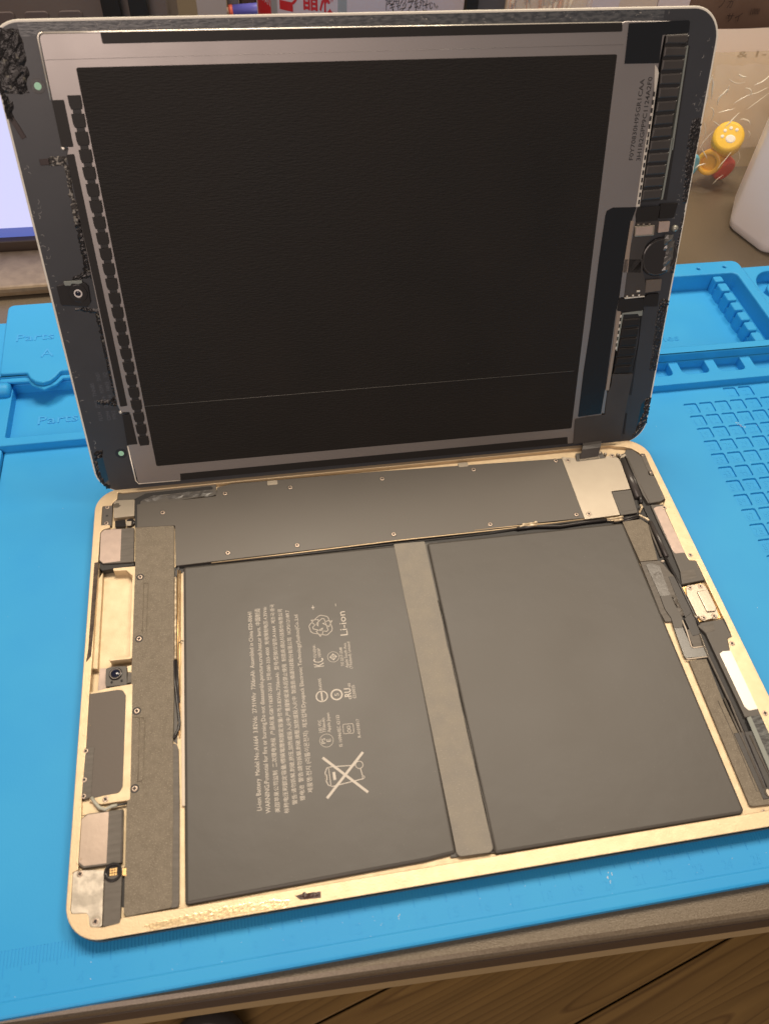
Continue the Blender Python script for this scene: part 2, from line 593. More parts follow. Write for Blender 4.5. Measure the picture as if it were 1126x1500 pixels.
# ================================================================== blue silicone mat
mat = thing('silicone_mat', 'blue silicone repair mat with parts trays, numbered cells and ruler', 'work mat', (150, -30, -3.5))
FM = Frame(150, -30, -3.5)
CELL = 6.6
cells = []
num = 1
for i in range(2):
    cells.append((296.2 + 8.05 * i, 32.7, num))
    num += 1
for j in range(12):
    for i in range(8):
        x, y = 272.05 + 8.05 * i - 0.03 * j, 24.3 - 8.15 * j
        n = 3 + j * 8 + i
        if x < 322 - 0.55 * 0 and x < 326 - (24.3 - y) * 0.28 + 8:
            cells.append((x, y, n))
holes = [(rnd(rect(x, y - CELL, x + CELL, y), 0.9, 3), None) for x, y, n in cells]
X0 = -38.0
for k in range(0, 318):
    x = X0 + k
    yb = -171.6 if k % 5 else (-174.0 if k % 10 == 0 else -172.8)
    holes.append((rect(x - 0.17, yb, x + 0.17, -167.0), -0.14, 0.04))
g = G()
g.plate(rnd(rect(-41.8, -184.2, 372, 36.0), 5), holes, -3.5, 0.0, 0.18, True)
obj('work_surface', g, silicone, mat, FM)
for x, y, n in cells:
    g = G()
    h = rnd(rect(x - 0.02, y - CELL - 0.02, x + CELL + 0.02, y + 0.02), 0.9, 3)
    g.cap([ccw(h)], -0.85, True)
    g.wall([[(a, b, -0.85) for a, b in ccw(h)], [(a, b, -0.2) for a, b in ccw(h)]], inward=True)
    w = 2.0 if n < 10 else 3.6
    lettering(g, str(n), (x + CELL / 2 - w / 2, y - 5.0), (x + CELL / 2 + w / 2, y - 5.0), 4.8, -0.85, thick=0.10)
    obj('number_cell', g, silicone, mat, FM)
# front border ridge and ruler
g = G()
g.loft(rect(-41.6, -184.0, 371.8, -179.9), [(0, -0.1), (0.1, 0.10), (0.5, 0.28), (0.9, 0.3)], True)
obj('border_ridge', g, silicone, mat, FM)
for n in range(0, 33):
    x = X0 + n * 10 + 1.7
    w = 1.7 if n < 10 else 3.4
    g = G()
    lettering(g, str(n), (x - w / 2, -178.6), (x + w / 2, -178.6), 4.2, 0.0, thick=0.07)
    obj('ruler_number', g, silicone, mat, FM)
# left side ledge
g = G()
g.prism(rnd(rect(-60, -184.2, -42.2, 33.5), 3), -3.5, 2.2, 0.5)
obj('side_ledge', g, silicone, mat, FM)
# front ridge with its bays and the left compartment
def bay(x0, x1):
    return (rnd(rect(x0, 40.3, x1, 49.5), [2.6, 2.6, 0.4, 0.4], 4), -0.6)
bays = [bay(259.0, 272.6), bay(277.6, 291.9), bay(297.0, 311.1), bay(316.6, 331), bay(336, 350)]
bays += [bay(150 + 19.4 * k, 164 + 19.4 * k) for k in range(5)]
g = G()
left_comp = (rnd(rect(-41.0, 36.9, 58, 70.2), [1.2, 2, 1, 1], 4), -1.0)
g.plate([(-60, 32.0), (60, 32.6), (363, 34.6), (363, 50.3), (60.5, 50.3), (60.5, 71.15), (-60, 71.15)], bays + [left_comp], -3.5, 4.2, 0.45)
obj('front_ridge', g, silicone, mat, FM)
# left block and its lid
g = G()
g.plate(rnd(rect(-60, 70.75, 60.4, 110), [0.1, 0.1, 3, 3]), [], -3.5, 9.0, 0.6)
obj('tray_block', g, silicone, mat, FM)
g = G()
lid_o = [(-47.3, 121.5), (-46.6, 100), (-45.3, 71.6), (-33.4, 71.2), (-31.6, 67.4), (-29.2, 64.9), (-25.8, 63.6), (-22.6, 64.8), (-20.4, 67.4), (-18.6, 70.8), (0, 70.6), (20, 71), (20, 122.5)]
g.loft(rnd(lid_o, [3, 0, 1, 1.5, 0, 0, 0, 0, 0, 1.5, 0, 1, 2]), [(0.3, 8.2), (0, 8.5), (0, 10.0), (0.2, 10.3), (0.6, 10.5)], True, True)
lettering(g, 'Parts', (-40.6, 93.4), (-23.4, 93.6), 7.0, 10.45, thick=0.3, mi=1)
lettering(g, 'A', (-28.2, 80.9), (-22.6, 81.1), 8.0, 10.45, thick=0.3, mi=1)
obj('tray_lid', g, [silicone, silicone_light], mat, FM)
g = G()
lip = [(-46.0, 68.6), (-33.2, 68.2), (-31.4, 65.4), (-25.8, 62.0), (-20.6, 65.0), (-18.0, 68.6), (20, 68.8), (20, 75), (-46, 75)]
g.loft(lip, [(0.2, 6.4), (0, 6.7), (0, 7.6), (0.4, 8.0)], True, True)
obj('lid_lip', g, silicone, mat, FM)
g = G()
g.tube([(-58, 65.6, 5.4), (-42.6, 65.6, 5.4), (-41.4, 65.6, 5.4)], [3.6, 3.6, 3.0], 16)
obj('hinge_roll', g, silicone, mat, FM)
g = G()
lettering(g, 'Parts', (-29.8, 48.4), (-12.2, 48.8), 7.2, -1.0, thick=0.35)
obj('embossed_word', g, silicone_light, mat, FM)
# right block with the peg tray, round well
comp = (rnd([(200, 55.4), (336.4, 55.2), (336.0, 110.7), (200, 110.7)], [1, 2, 3, 1], 4), -1.0)
g = G()
pins = [(circle(316.0, 116.1, 0.95, 10), 6.4), (circle(331.5, 116.3, 0.95, 10), 6.4), (circle(300.5, 116.0, 0.95, 10), 6.4), (circle(285.0, 115.9, 0.95, 10), 6.4)]
g.plate(rnd([(61, 49.96), (341.6, 49.96), (341.2, 121.6), (61, 121.6)], [0.2, 0.2, 4, 4]), [comp] + pins, -3.5, 9.0, 0.7)
lettering(g, 'accessories', (250.5, 70.2), (290.0, 70.6), 7.0, -1.0, thick=0.22)
obj('peg_tray', g, silicone, mat, FM)
g = G()
g.prism(rect(322.9, 55.4, 327.0, 110.5), -1.0, 3.0, 0.3)
obj('peg_bar', g, silicone, mat, FM)
for k in range(7):
    yc = 109.0 - 8.22 * k
    g = G()
    y1, y0 = yc + 3.5, yc - 3.4
    if k == 0:
        y1 = 110.6
    if k == 6:
        y0 = 55.5
    g.loft(rnd(rect(322.1, y0, 327.6, y1), [1.2, 1.2, 1.2, 1.2], 3), [(0, -1.0), (0.1, 6.6), (0.25, 7.3), (0.7, 7.6)], True)
    obj('peg', g, silicone, mat, FM)
g = G()
well = (circle(355.4, 96.5, 12.2, 36, 14.2), 1.0)
g.plate(rnd([(341.3, 50.5), (372, 50.5), (372, 115.6), (341.3, 115.2)], [0.2, 3, 4, 0.5]), [well], -3.5, 8.6, 0.6)
g.loft(circle(358.0, 96.5, 8.2, 30), [(0, 1.0), (0, 5.5), (0.3, 6.0), (0.8, 6.2)], True)
obj('round_well', g, silicone, mat, FM)
# dust on the mat
dust = material('pale dust crumbs', (0.75, 0.75, 0.72), 0.8)
rg = random.Random(3)
g = G()
for k in range(70):
    x, y = rg.uniform(-38, 330), rg.uniform(-182, 28)
    if 0 < x < 240 and -170 < y < 5:
        y = -172 - rg.random() * 9
    r = rg.uniform(0.05, 0.14)
    g.loft(circle(x, y, r, 5, r * rg.uniform(0.4, 1.2)), [(0, 0.0), (r * .3, r * .6)], True)
for x, y in ((293.5, 8.2), (294.4, 7.0), (292.8, 9.2), (295.3, 6.2), (163.8, -175.2), (165.1, -174.0), (164.6, -176.4), (97, -176), (299, -33), (303, -26)):
    for q in range(3):
        g.loft(circle(x + rg.uniform(-.6, .6), y + rg.uniform(-.7, .7), 0.13, 6, 0.28), [(0, 0.0), (0.08, 0.15)], True)
crumbs = obj('dust_crumbs', g, dust, None, Frame(0, 0, 0), 'stuff')
tag(crumbs, 'pale crumbs of dust scattered over the blue mat', 'dust')

# ================================================================== tablet housing (lower half)
tab = thing('tablet_housing', 'opened gold tablet body with two black batteries and circuit parts inside', 'tablet', (120, -84.75, 0))
FB = Frame(120, -84.75, -6.1)
def part(name, g, m, parent=None):
    return obj(name, g, m, parent or tab, FB)

outline = rnd(rect(0, -169.5, 240, 0), 10.8, 10)
g = G()
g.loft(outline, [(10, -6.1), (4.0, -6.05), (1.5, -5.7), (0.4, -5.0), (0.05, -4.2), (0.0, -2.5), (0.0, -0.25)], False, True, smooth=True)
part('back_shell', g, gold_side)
hole = [(8.81, -1.79), (8.79, -5.51), (6.99, -7.52), (6.56, -8.82), (2.95, -8.6), (2.96, -18.42), (6.44, -18.57), (6.51, -20.16), (3.76, -20.75), (2.82, -22.06), (2.74, -36.58), (2.9, -77.37), (2.7, -91.58), (2.77, -110.7), (2.42, -126.92), (2.72, -133.82), (2.7, -147.26), (2.85, -149.44), (1.3, -149.69), (1.34, -160.39), (1.73, -161.26), (5.89, -161.72), (6.64, -162.65), (7.14, -165.6), (10.76, -166.28)]
hole += [(15.6, -165.9), (15.7, -164.6), (233.0, -164.6), (233.7, -133), (233.8, -107.4), (235.0, -102.8), (237.1, -102.2), (237.3, -93.8), (237.3, -80), (237.4, -67.6), (234.6, -67.0), (234.3, -63.4), (234.8, -38.5), (236.9, -35.6), (237.2, -19.5), (236.9, -12.5), (235.1, -8.2), (232.7, -5.5), (229.7, -4.2), (226.1, -3.5), (224.0, -2.4), (10.5, -2.6)]
hole = rnd(hole, 0.5, 2)
g = G()
g.plate(outline, [(hole, None)], -1.9, 0.0, 0.22)
part('rim', g, gold)
# midframe with the deep bay on the left
bay_h = rnd([(2.93, -35.45), (16.56, -36.65), (16.39, -90.7), (14.42, -90.68), (2.27, -90.22)], [1, 1, 1, 1, 1])
g = G()
g.plate(offset(ccw(outline), 1.5), [(bay_h, -4.4)], -5.0, -1.7, 0.12, False)
part('midframe', g, gold_floor)

# --- screws: one mesh, many copies
def screw_mesh(r, name):
    g = G()
    g.loft(circle(0, 0, r, 18), [(0, -0.25), (0, 0.06), (0.12, 0.14), (0.2, 0.16)], True)
    g.cyl(0, 0, r * 0.52, 0.161, 0.17, 0.0, 12, mi=1)
    g.prism(rect(-r * 0.66, -r * 0.13, r * 0.66, r * 0.13), 0.162, 0.175, 0, mi=1)
    g.prism(rect(-r * 0.13, -r * 0.66, r * 0.13, r * 0.66), 0.162, 0.176, 0, mi=1)
    o = obj('screw', g, [screw_metal, screw_dark], tab, Frame())
    return o
_sc = {}
def screw(p, z, r=0.95, rot=0.3, tone=None):
    key = round(r, 2)
    if key not in _sc:
        o = _sc[key] = screw_mesh(r, 'screw')
    else:
        o = _sc[key].copy()
        COL.objects.link(o)
        o.parent = tab
    o.location = FB((p[0], p[1], z))
    o.rotation_euler = (0, 0, rot + random.uniform(-0.6, 0.6))
    return o

# --- batteries
def battery(poly, ztop):
    g = G()
    g.loft(rnd(poly, 1.2, 4), [(0, -1.7), (-0.05, -1.3), (0.10, -0.8), (0.40, ztop - 0.22), (0.68, ztop - 0.07), (1.05, ztop)], True, smooth=True)
    return part('battery_cell', g, pouch)
bl = battery([(34.83, -42.74), (119.17, -43.6), (117.23, -161.97), (107.26, -162.77), (34.21, -164.05)], -0.25)
br = battery([(131.13, -44.18), (214.59, -44.82), (213.52, -163.29), (212.09, -164.29), (129.04, -164.1)], -0.25)
g = G()
g.prism([(117.28, -44.12), (135.58, -43.86), (131.18, -163.58), (115.31, -162.77)], -1.69, -1.0, 0.1)
part('tape_backing', g, pouch)
g = G()
g.prism(rnd([(117.82, -43.14), (130.36, -43.46), (128.84, -163.35), (117.21, -163.09)], [0.3, 0.3, 1.6, 1.6]), -1.2, -0.05, 0.06)
part('centre_tape', g, tape_grey)
for q in ([(130.05, -71.48), (129.24, -162.87)],):
    g = G()
    pts = []
    for k in range(15):
        t = k / 14
        pts.append((q[0][0] + (q[1][0] - q[0][0]) * t + 0.25 * math.sin(k * 1.7), q[0][1] + (q[1][1] - q[0][1]) * t, -0.32))
    g.tube(pts, 0.32, 6)
    part('cell_seam', g, pouch)

g = G()
g.prism([(31.76, -41.5), (79.97, -41.16), (119.23, -41.03), (158.14, -40.68), (200.23, -40.2), (216.18, -43.76), (215.18, -46.5), (130.95, -46.01), (118.75, -45.38), (34.86, -44.81), (31.75, -44.7)], -1.69, -1.42, 0.05)
part('battery_flange', g, deep_black)
# --- battery print
def pr(parent, fn):
    g = G()
    fn(g)
    return part('printed_mark', g, ink, parent)
ZP = -0.235
lines = [
 ('Li-ion Battery  Model No.:A1664  3.82Vdc  27.91Whr  7306mAh  Assembled in China 020-00641', [(58.47, -139.84), (59.81, -66.55)], 2.15),
 ('WARNING:Potential for fire or burning.Do not disassemble,puncture,crush,heat,or burn. 中国制造', [(61.21, -141.1), (62.73, -65.43)], 2.15),
 ('美国苹果公司监制  二次锂电池组  产品标准:GB/T18287-2013  전화:080-333-4000  充电限制电压:4.35Vdc', [(64.12, -141.3), (65.37, -65.09)], 1.78),
 ('标称电压和额定容量/標稱電壓和額定容量/정격:3.82Vdc,7306mAh  型号/型號/모델명:A1664  제조국:중국', [(66.95, -141.97), (68.23, -64.44)], 1.78),
 ('警告:请勿拆解,刺破,挤压,加热或投入火中,严重撞断或浸水后禁止使用  制造商:顺达科技股份有限公司', [(69.76, -139.63), (70.96, -66.92)], 1.78),
 ('锂电池  警告:請勿拆解,刺破,擠壓,加熱或投入火中  製造商:順達科技股份有限公司  1ICP3/121/89.7', [(72.31, -138.74), (73.57, -67.77)], 1.78),
 ('제품명:전지 (리튬이온전지)  제조업체:Dynapack Electronic Technology(Suzhou)Co.,Ltd', [(75.11, -136.59), (76.64, -70.14)], 1.95),
]
for body, (p0, p1), h in lines:
    g = G()
    lettering(g, body, p0, p1, h, ZP)
    part('printed_line', g, ink, bl)
small = [
 ('Li-ion', [(94.07, -81.29), (94.3, -71.08)], 3.9), ('+', [(83.61, -68.75), (83.57, -66.92)], 2.6), ('–', [(91.86, -68.5), (91.88, -67.37)], 2.6),
 ('YU10244-', [(81.66, -88.97), (81.85, -83.54)], 1.5), ('1003P', [(83.3, -88.75), (83.3, -85.19)], 1.5),
 ('TIS 2217-2548', [(91.08, -93.51), (91.26, -85.99)], 1.5), ('Apple South Asia', [(92.52, -94.35), (92.93, -84.46)], 1.5), ('(Thailand) Limited', [(93.89, -94.86), (94.33, -84.12)], 1.5),
 ('R45095', [(82.18, -101.43), (82.28, -97.14)], 1.4), ('E230025', [(93.66, -106.24), (93.67, -101.38)], 1.5), ('c', [(92.05, -106.49), (92.11, -105.6)], 2.2), ('us', [(92.23, -101.91), (92.26, -100.43)], 1.8),
 ('3.82 VDC', [(80.41, -117.17), (80.52, -112.48)], 1.5), ('7306mAh', [(81.72, -117.13), (81.89, -111.98)], 1.5), ('Apple Japan', [(83.32, -117.37), (83.64, -110.31)], 1.5),
 ('IS 16046/IEC 62133', [(86.64, -122.87), (86.89, -111.67)], 1.6), ('R-41018317', [(93.19, -120.64), (93.42, -114.08)], 1.5),
 ('PS', [(81.21, -121), (81.21, -119.15)], 2.0), ('E', [(82.98, -120.59), (83, -119.59)], 2.0),
]
for body, (p0, p1), h in small:
    g = G()
    lettering(g, body, p0, p1, h, ZP)
    part('printed_line', g, ink, bl)
C0 = [(84.81, -76.08), (87.68, -89.38), (81.83, -103.98), (87.03, -104.07), (81.59, -120.05), (89.58, -117.15), (82.23, -90.53)]
RA = math.radians(90)
def ringmark(c, r, w=0.16):
    g = G()
    g.ring(c[0], c[1], r - w, r, -0.3, ZP, 28)
    return part('printed_mark', g, ink, bl)
ringmark(C0[1], 2.15)
ringmark(C0[4], 2.35)
ringmark(C0[2], 2.15, 0.42)
ringmark(C0[3], 2.15, 0.55)
g = G()
c = C0[1]
g.plate([(c[0] - 1.35, c[1]), (c[0], c[1] - 1.35), (c[0] + 1.35, c[1]), (c[0], c[1] + 1.35)], [([(c[0] - 1.0, c[1]), (c[0], c[1] - 1.0), (c[0] + 1.0, c[1]), (c[0], c[1] + 1.0)], None)], -0.3, ZP, 0)
g.prism(rect(c[0] - 1.4, c[1] - 0.09, c[0] + 1.4, c[1] + 0.09), -0.3, ZP + .002, 0)
g.prism(rect(c[0] - 0.09, c[1] - 1.4, c[0] + 0.09, c[1] + 1.4), -0.3, ZP + .004, 0)
part('printed_mark', g, ink, bl)
g = G()
lettering(g, '5', (C0[3][0] + 0.75, C0[3][1] - 0.5), (C0[3][0] + 0.75, C0[3][1] + 0.5), 2.1, ZP)
g.prism(rect(C0[2][0] - 0.25, C0[2][1] - 1.9, C0[2][0] + 0.25, C0[2][1] + 1.9), -0.3, ZP, 0)
q = [(92.01, -105.52), (92.12, -102.26)]
lettering(g, 'RU', q[0], q[1], 3.3, ZP, bold=0.02)
part('printed_mark', g, ink, bl)
# looped mark in a rounded frame
g = G()
q = [(87.46, -118.66), (91.14, -118.92), (91.31, -115.34), (87.65, -115.14)]
qc = ccw(rnd(q, 0.5, 3))
g.plate(qc, [(offset(qc, 0.16), None)], -0.3, ZP, 0)
c = C0[5]
g.ring(c[0], c[1] - 0.62, 0.42, 0.62, -0.3, ZP + .002, 14)
g.ring(c[0], c[1] + 0.62, 0.42, 0.62, -0.3, ZP + .002, 14)
part('printed_mark', g, ink, bl)
# mark of two joined letters
g = G()
q = [(83.94, -92.61), (83.99, -89.3)]
lettering(g, 'KC', q[0], q[1], 5.2, ZP)
part('printed_mark', g, ink, bl)
# recycling loop: three bent arrows
c = C0[0]
for k in range(3):
    g = G()
    a = k * 2 * math.pi / 3 + 1.75
    ARW = [(-0.74, 0.12), (-0.38, 0.74), (-0.22, 0.84), (0.22, 0.84), (0.36, 0.74), (0.50, 0.48), (0.68, 0.58), (0.56, 0.02), (0.02, 0.20), (0.21, 0.31), (0.06, 0.57), (-0.06, 0.57), (-0.42, -0.04)]
    o1 = [(c[0] + 5.3 * (x * math.cos(a) - y * math.sin(a)), c[1] + 5.3 * (x * math.sin(a) + y * math.cos(a))) for x, y in ARW]
    o1 = ccw(o1)
    g.plate(o1, [(offset(o1, 0.22), None)], -0.3, ZP, 0)
    part('printed_mark', g, ink, bl)
# crossed-out bin
B0 = [(79.58, -125.73), (92.82, -139.26), (93.13, -125.82), (79.46, -139.21)]
for k in range(2):
    g = G()
    g.prism(ribbon([B0[2 * k], B0[2 * k + 1]], 0.85), -0.3, ZP + 0.004 * k + .006, 0)
    part('printed_mark', g, ink, bl)
def stroke(pts, w=0.28):
    g = G()
    g.prism(ribbon(pts, w), -0.3, ZP, 0)
    part('printed_mark', g, ink, bl)
stroke([(82.09, -129.19), (90.24, -129.87)])
stroke([(81.81, -135.68), (91.93, -134.67)])
stroke([(91.49, -131.14), (91.9, -134.14)])
stroke([(81.13, -129.21), (81.21, -135.48)], 0.22)
stroke([(82.09, -129.19), (80.59, -129.35), (79.84, -130.74), (79.79, -133.38), (80.32, -135.04), (81.8, -135.78)])
stroke([(82.65, -131.05), (82.69, -133.71)], 0.9)
stroke([(79.96, -131.55), (79.95, -133.4)], 0.7)
c = [(91.29, -129.92), (92.06, -134.16)]
ringmark(c[0], 1.35, 0.24)
ringmark(c[1], 0.5, 0.2)

# --- long logic board shield
sp = [(16.68, -9.26), (48.49, -9.05), (49.22, -4.32), (55.51, -3.07), (119.59, -4.2), (199.51, -7), (199.77, -40.36), (170.95, -40.13), (157.9, -41.04), (79.99, -41.36), (32.06, -41.89), (31.82, -22.05), (16.96, -21.08)]
g = G()
g.prism(rnd(sp, 0.4, 2), -1.7, -0.35, 0.12)
part('board_shield', g, shield_black)
for p in [(27.03, -14.87), (52.38, -8.16), (52.22, -38.45), (79.55, -38.4), (79.49, -8.32), (118.73, -8.56), (159.05, -8.47), (118.68, -38.18), (159, -38.44), (196.49, -8.05), (196.35, -38.25)]:
    screw(p, -0.33, 0.92)
    g = G()
    g.ring(p[0], p[1], 1.0, 1.25, -0.4, -0.31, 18)
    part('screw_seat', g, shield_black)
# torn tape at the shield's left corner
g = G()
g.prism(rnd([(8.6, -1.86), (48.73, -1.28), (48.79, -7.82), (27.34, -9.41), (17.76, -10.32), (15.82, -9.35), (8.83, -5.91)], 0.3, 2), -1.7, -0.7, 0.1)
part('corner_tape', g, plastic)
g = G()
g.rough([(17.98, -7.18), (22.35, -5.01), (47.21, -4.91), (47.25, -8.07), (32.33, -7.96), (18.28, -8.12)], -0.75, 0.14, 1.6, 5)
part('torn_tape', g, material('crinkled clear tape', (0.085, 0.08, 0.075), 0.32, spec=0.6))
g = G()
g.prism([(15.26, -6.26), (20.15, -3.61), (46.72, -3.15), (47.54, -4), (47.23, -4.9), (22.94, -5.07), (18.02, -7.35), (16.98, -20.99), (16.18, -20.88)], -1.0, -0.55, 0.05)
part('gap_seal', g, deep_black)
# bright strips between shield and batteries, along the back wall
g = G()
g.tube([(*p, -0.5) for p in [(45.76, -42.24), (79.93, -41.95), (119.13, -41.33), (157.81, -41.48), (199.73, -41)]], 0.28, 6)
part('copper_line', g, gold)
g = G()
g.tube([(*p, -0.9) for p in [(33.14, -42.35), (79.84, -42.65), (118.97, -42.38), (157.64, -42.39), (172.03, -41.85)]], 0.22, 6)
part('seam_wire', g, wire_black)
for p in [(72.28, -4.96), (155.12, -5.3)]:
    g = G()
    g.prism(rnd(rect(p[0] - 2.2, p[1] - 1.1, p[0] + 2.2, p[1] + 1.4), 0.6), -1.7, -0.2, 0.1)
    part('shield_clip', g, silver)

# --- silver connector cover, top right
cv = [(199.49, -6.39), (205.52, -7.76), (205.54, -9.91), (219.13, -9.49), (219.54, -8.31), (224.78, -9.9), (225.12, -13), (223.93, -28), (215.19, -28.19), (214.6, -40.88), (199.02, -41.28)]
g = G()
g.prism(rnd(cv, 0.35, 2), -1.2, -0.12, 0.08)
part('connector_cover', g, silver)
for p in [(201.84, -8.75), (222.43, -8.72), (201.55, -38.81)]:
    screw(p, -0.08, 0.95)
    g = G()
    g.ring(p[0], p[1], 1.1, 1.4, -0.2, -0.07, 20)
    part('screw_seat', g, silver)
g = G()
g.prism(rnd([(206.79, -4.83), (218.8, -5.1), (219.32, -9.2), (205.72, -9.62)], 0.2, 2), -1.2, -0.5, 0.06)
part('flex_socket', g, plastic)
g = G()
p0, p1 = [(207.43, -8.92), (216.41, -8.39)]
for k in range(16):
    t = k / 15
    x, y = p0[0] + (p1[0] - p0[0]) * t, p0[1] + (p1[1] - p0[1]) * t
    g.prism(rect(x - 0.13, y - 0.75, x + 0.13, y + 0.75), -0.6, -0.28, 0.03)
part('contact_comb', g, silver)
g = G()
g.prism(rnd([(215.47, -28.35), (224.22, -28.15), (222.63, -40.56), (214.92, -40.92)], 0.3, 2), -1.2, -0.45, 0.1)
g.prism([(216.05, -29.94), (222.8, -29.38), (222.06, -38.9), (216.09, -39.5)], -0.5, -0.38, 0.1)
part('recess_plate', g, plastic)
g = G()
for p in [(217.51, -6.2), (219.85, -7.11), (225.32, -8.11), (226.27, -8.85)]:
    g.loft(circle(p[0], p[1], 0.7, 9), [(0, -1.0), (0, 0.0), (0.3, 0.3)], True, smooth=True)
part('solder_post', g, silver)

# --- antenna module and tube, right top
am = [(228.29, -8.22), (230.2, -5.65), (232.9, -6.3), (234.81, -9.04), (236.62, -13.28), (234.9, -21.53), (237.69, -22.36), (237.67, -33.85), (236.91, -35.18), (234.59, -36.29), (228.84, -36.67), (228.15, -31.75), (228.46, -10.41)]
g = G()
g.prism(rnd(am, 0.4, 2), -2.2, -0.05, 0.2)
part('speaker_box', g, plastic)
g = G()
g.prism(rnd([(235.56, -8.92), (237.55, -9.48), (237.01, -21.59), (235.48, -21.81), (235.22, -16.85)], 0.4, 2), -1.0, 0.08, 0.08)
part('mounting_tab', g, pad_dark)
for p in [(236.26, -10.21), (236.28, -20.27)]:
    screw(p, 0.08, 0.6)
g = G()
q = [(228.82, -10.76), (229.39, -36.46)]
g.tube([(q[0][0], q[0][1], -0.25), (q[1][0], q[1][1], -0.25)], 0.35, 6)
part('bright_edge', g, pad_dark)
g = G()
q = [(226.53, -10.73), (226.09, -32.59)]
g.tube([(q[0][0], q[0][1], -0.9), (q[1][0], q[1][1], -0.9)], 1.55, 16)
part('cable_tube', g, tube_black)
g = G()
q = [(229.06, -10.43), (227.63, -32.22)]
g.tube([(q[0][0], q[0][1], -1.4), (q[1][0], q[1][1], -1.4)], 0.9, 10)
part('cable_tube', g, wire_black)
g = G()
g.prism([(226.52, -9.15), (228.58, -8.17), (228.96, -9.14), (226.35, -10.97), (224.75, -11.38)], -1.0, 0.0, 0.1)
part('clip', g, silver)

# --- deep channel floor on the right
g = G()
g.prism([(225.55, -7.47), (233.55, -6), (232.85, -37.81), (230.11, -75), (228.37, -152.2), (223.93, -161.22), (219.89, -157.89), (220.57, -107.63), (220.2, -61.03), (215.07, -46.05), (214.51, -40.92), (223.23, -38.77)], -1.9, -1.55, 0)
part('channel_floor', g, deep_black)

# --- cable along the shield
g = G()
g.tube([(*p, -0.5) for p in [(169.48, -41.93), (177.04, -41.76), (187.76, -43.08), (198.24, -42.53), (208.21, -42.5)]], 0.62, 10)
part('battery_cable', g, wire_black)
g = G()
g.tube([(*p, -0.3) for p in [(214.71, -43.24), (219.01, -42.71), (222.95, -41.97)]], 0.55, 10)
g.tube([(*p, -0.6) for p in [(214.46, -44.17), (218.79, -43.55), (222.77, -42.71)]], 0.35, 8)
part('battery_cable', g, wire_black)
for pts in ([(208.09, -42.6), (211.27, -42.59), (215.29, -42.19)], [(210.85, -43.78), (214.79, -43.54)], [(222.77, -41.24), (224.05, -40.03), (225.19, -38.23), (225.16, -37.11)], [(222.52, -42.34), (223.79, -43.22), (224.92, -44.47), (225.59, -45.48)], [(170.68, -41.36), (173.59, -41.21), (177.86, -41.78)], [(171.95, -40.78), (175.08, -40.66), (178.55, -40.15)]):
    g = G()
    P = []
    for i in range(len(pts) - 1):
        for k in range(4):
            t = k / 4
            P.append((pts[i][0] * (1 - t) + pts[i + 1][0] * t + random.uniform(-.12, .12), pts[i][1] * (1 - t) + pts[i + 1][1] * t + random.uniform(-.12, .12), 0.02 + random.uniform(-.1, .15)))
    P.append((*pts[-1], 0))
    g.tube(P, [0.35 + random.uniform(0, 0.3) for _ in P], 7)
    part('frayed_braid', g, frayed)
g = G()
g.tube([(*p, -0.5) for p in [(226.08, -35.71), (227.05, -31.28)]], 0.8, 10)
part('cable_end', g, wire_black)
g = G()
g.tube([(*p, -0.35) for p in [(151.87, -40.5), (175.11, -40.66), (185.66, -41.09), (198.55, -40.79)]], 0.18, 6)
part('copper_line', g, gold)

# --- foam pad, tape and brackets beside the right battery
g = G()
g.prism([(214.48, -45.89), (214.61, -44.29), (222.71, -44), (224.87, -46.73), (222.16, -64.69), (214.76, -64.45)], -1.7, -0.45, 0.1)
part('foam_pad', g, panel_speck)
g = G()
g.prism(rnd([(214.87, -64.41), (223.29, -64.89), (225.06, -70.4), (227.34, -76.6), (227.16, -83.29), (221.32, -92.22), (216.82, -92.4), (214.61, -92.18), (214.16, -88.01)], 0.4, 2), -1.7, -0.85, 0.15)
part('bracket', g, pad_dark)
g = G()
g.prism(rnd([(216.54, -65.98), (218.73, -65.67), (222.23, -67.4), (221.95, -68.12), (221.52, -72.51), (221.09, -81.15), (217.89, -81.65), (216.85, -81.04)], 0.4, 2), -1.0, -0.62, 0.06)
g.rough([(218.44, -70.37), (221.64, -70.56), (221.13, -72.95), (218.15, -72.79)], -0.62, 0.05, 1.1, 9)
part('shiny_tape', g, material('crumpled shiny tape', (0.10, 0.092, 0.08), 0.30, spec=0.6, bump=(200, 0.4)))
g = G()
g.prism([(216.73, -81.38), (221.01, -81.17), (220.86, -85.24), (221.58, -90.2), (221.49, -92.47), (219.68, -95.83), (216.72, -95.41), (217.26, -90.97), (216.52, -87.89), (216.42, -86.02)], -1.0, -0.42, 0.06)
part('flex_tape', g, plastic)
g = G()
g.rough([(221.37, -82.32), (222.77, -82.04), (222.32, -90.37), (221.35, -90.69)], -0.42, 0.35, 0.8, 12)
part('torn_edge', g, pad_dark)
g = G()
g.prism(rnd([(216.8, -94.91), (220.14, -95.01), (220.1, -104.14), (220.68, -104.49), (224.59, -104.33), (224.5, -108.46), (216.22, -108.03), (215.92, -107.24)], 0.3, 2), -1.2, -0.52, 0.05)
part('flex_cable', g, material('dark glossy flex', (0.085, 0.082, 0.072), 0.25, spec=0.6))
g = G()
g.prism([(221.12, -96.73), (222.43, -96.69), (222.44, -99.22), (225.18, -99.38), (224.37, -104.26), (220.93, -104.31)], -1.2, -0.6, 0.05)
part('flex_window', g, pad_dark)
for pts in ([(221.12, -92.77), (221, -96.49), (220.12, -104.01), (220.86, -104.48), (224.49, -104.46)], [(216.22, -108.26), (216.79, -108.6), (224.35, -108.71)]):
    g = G()
    g.tube([(*p, -0.45) for p in pts], 0.28, 6)
    part('pale_edge', g, ivory)
g = G()
p = [(223.9, -65.64)][0]
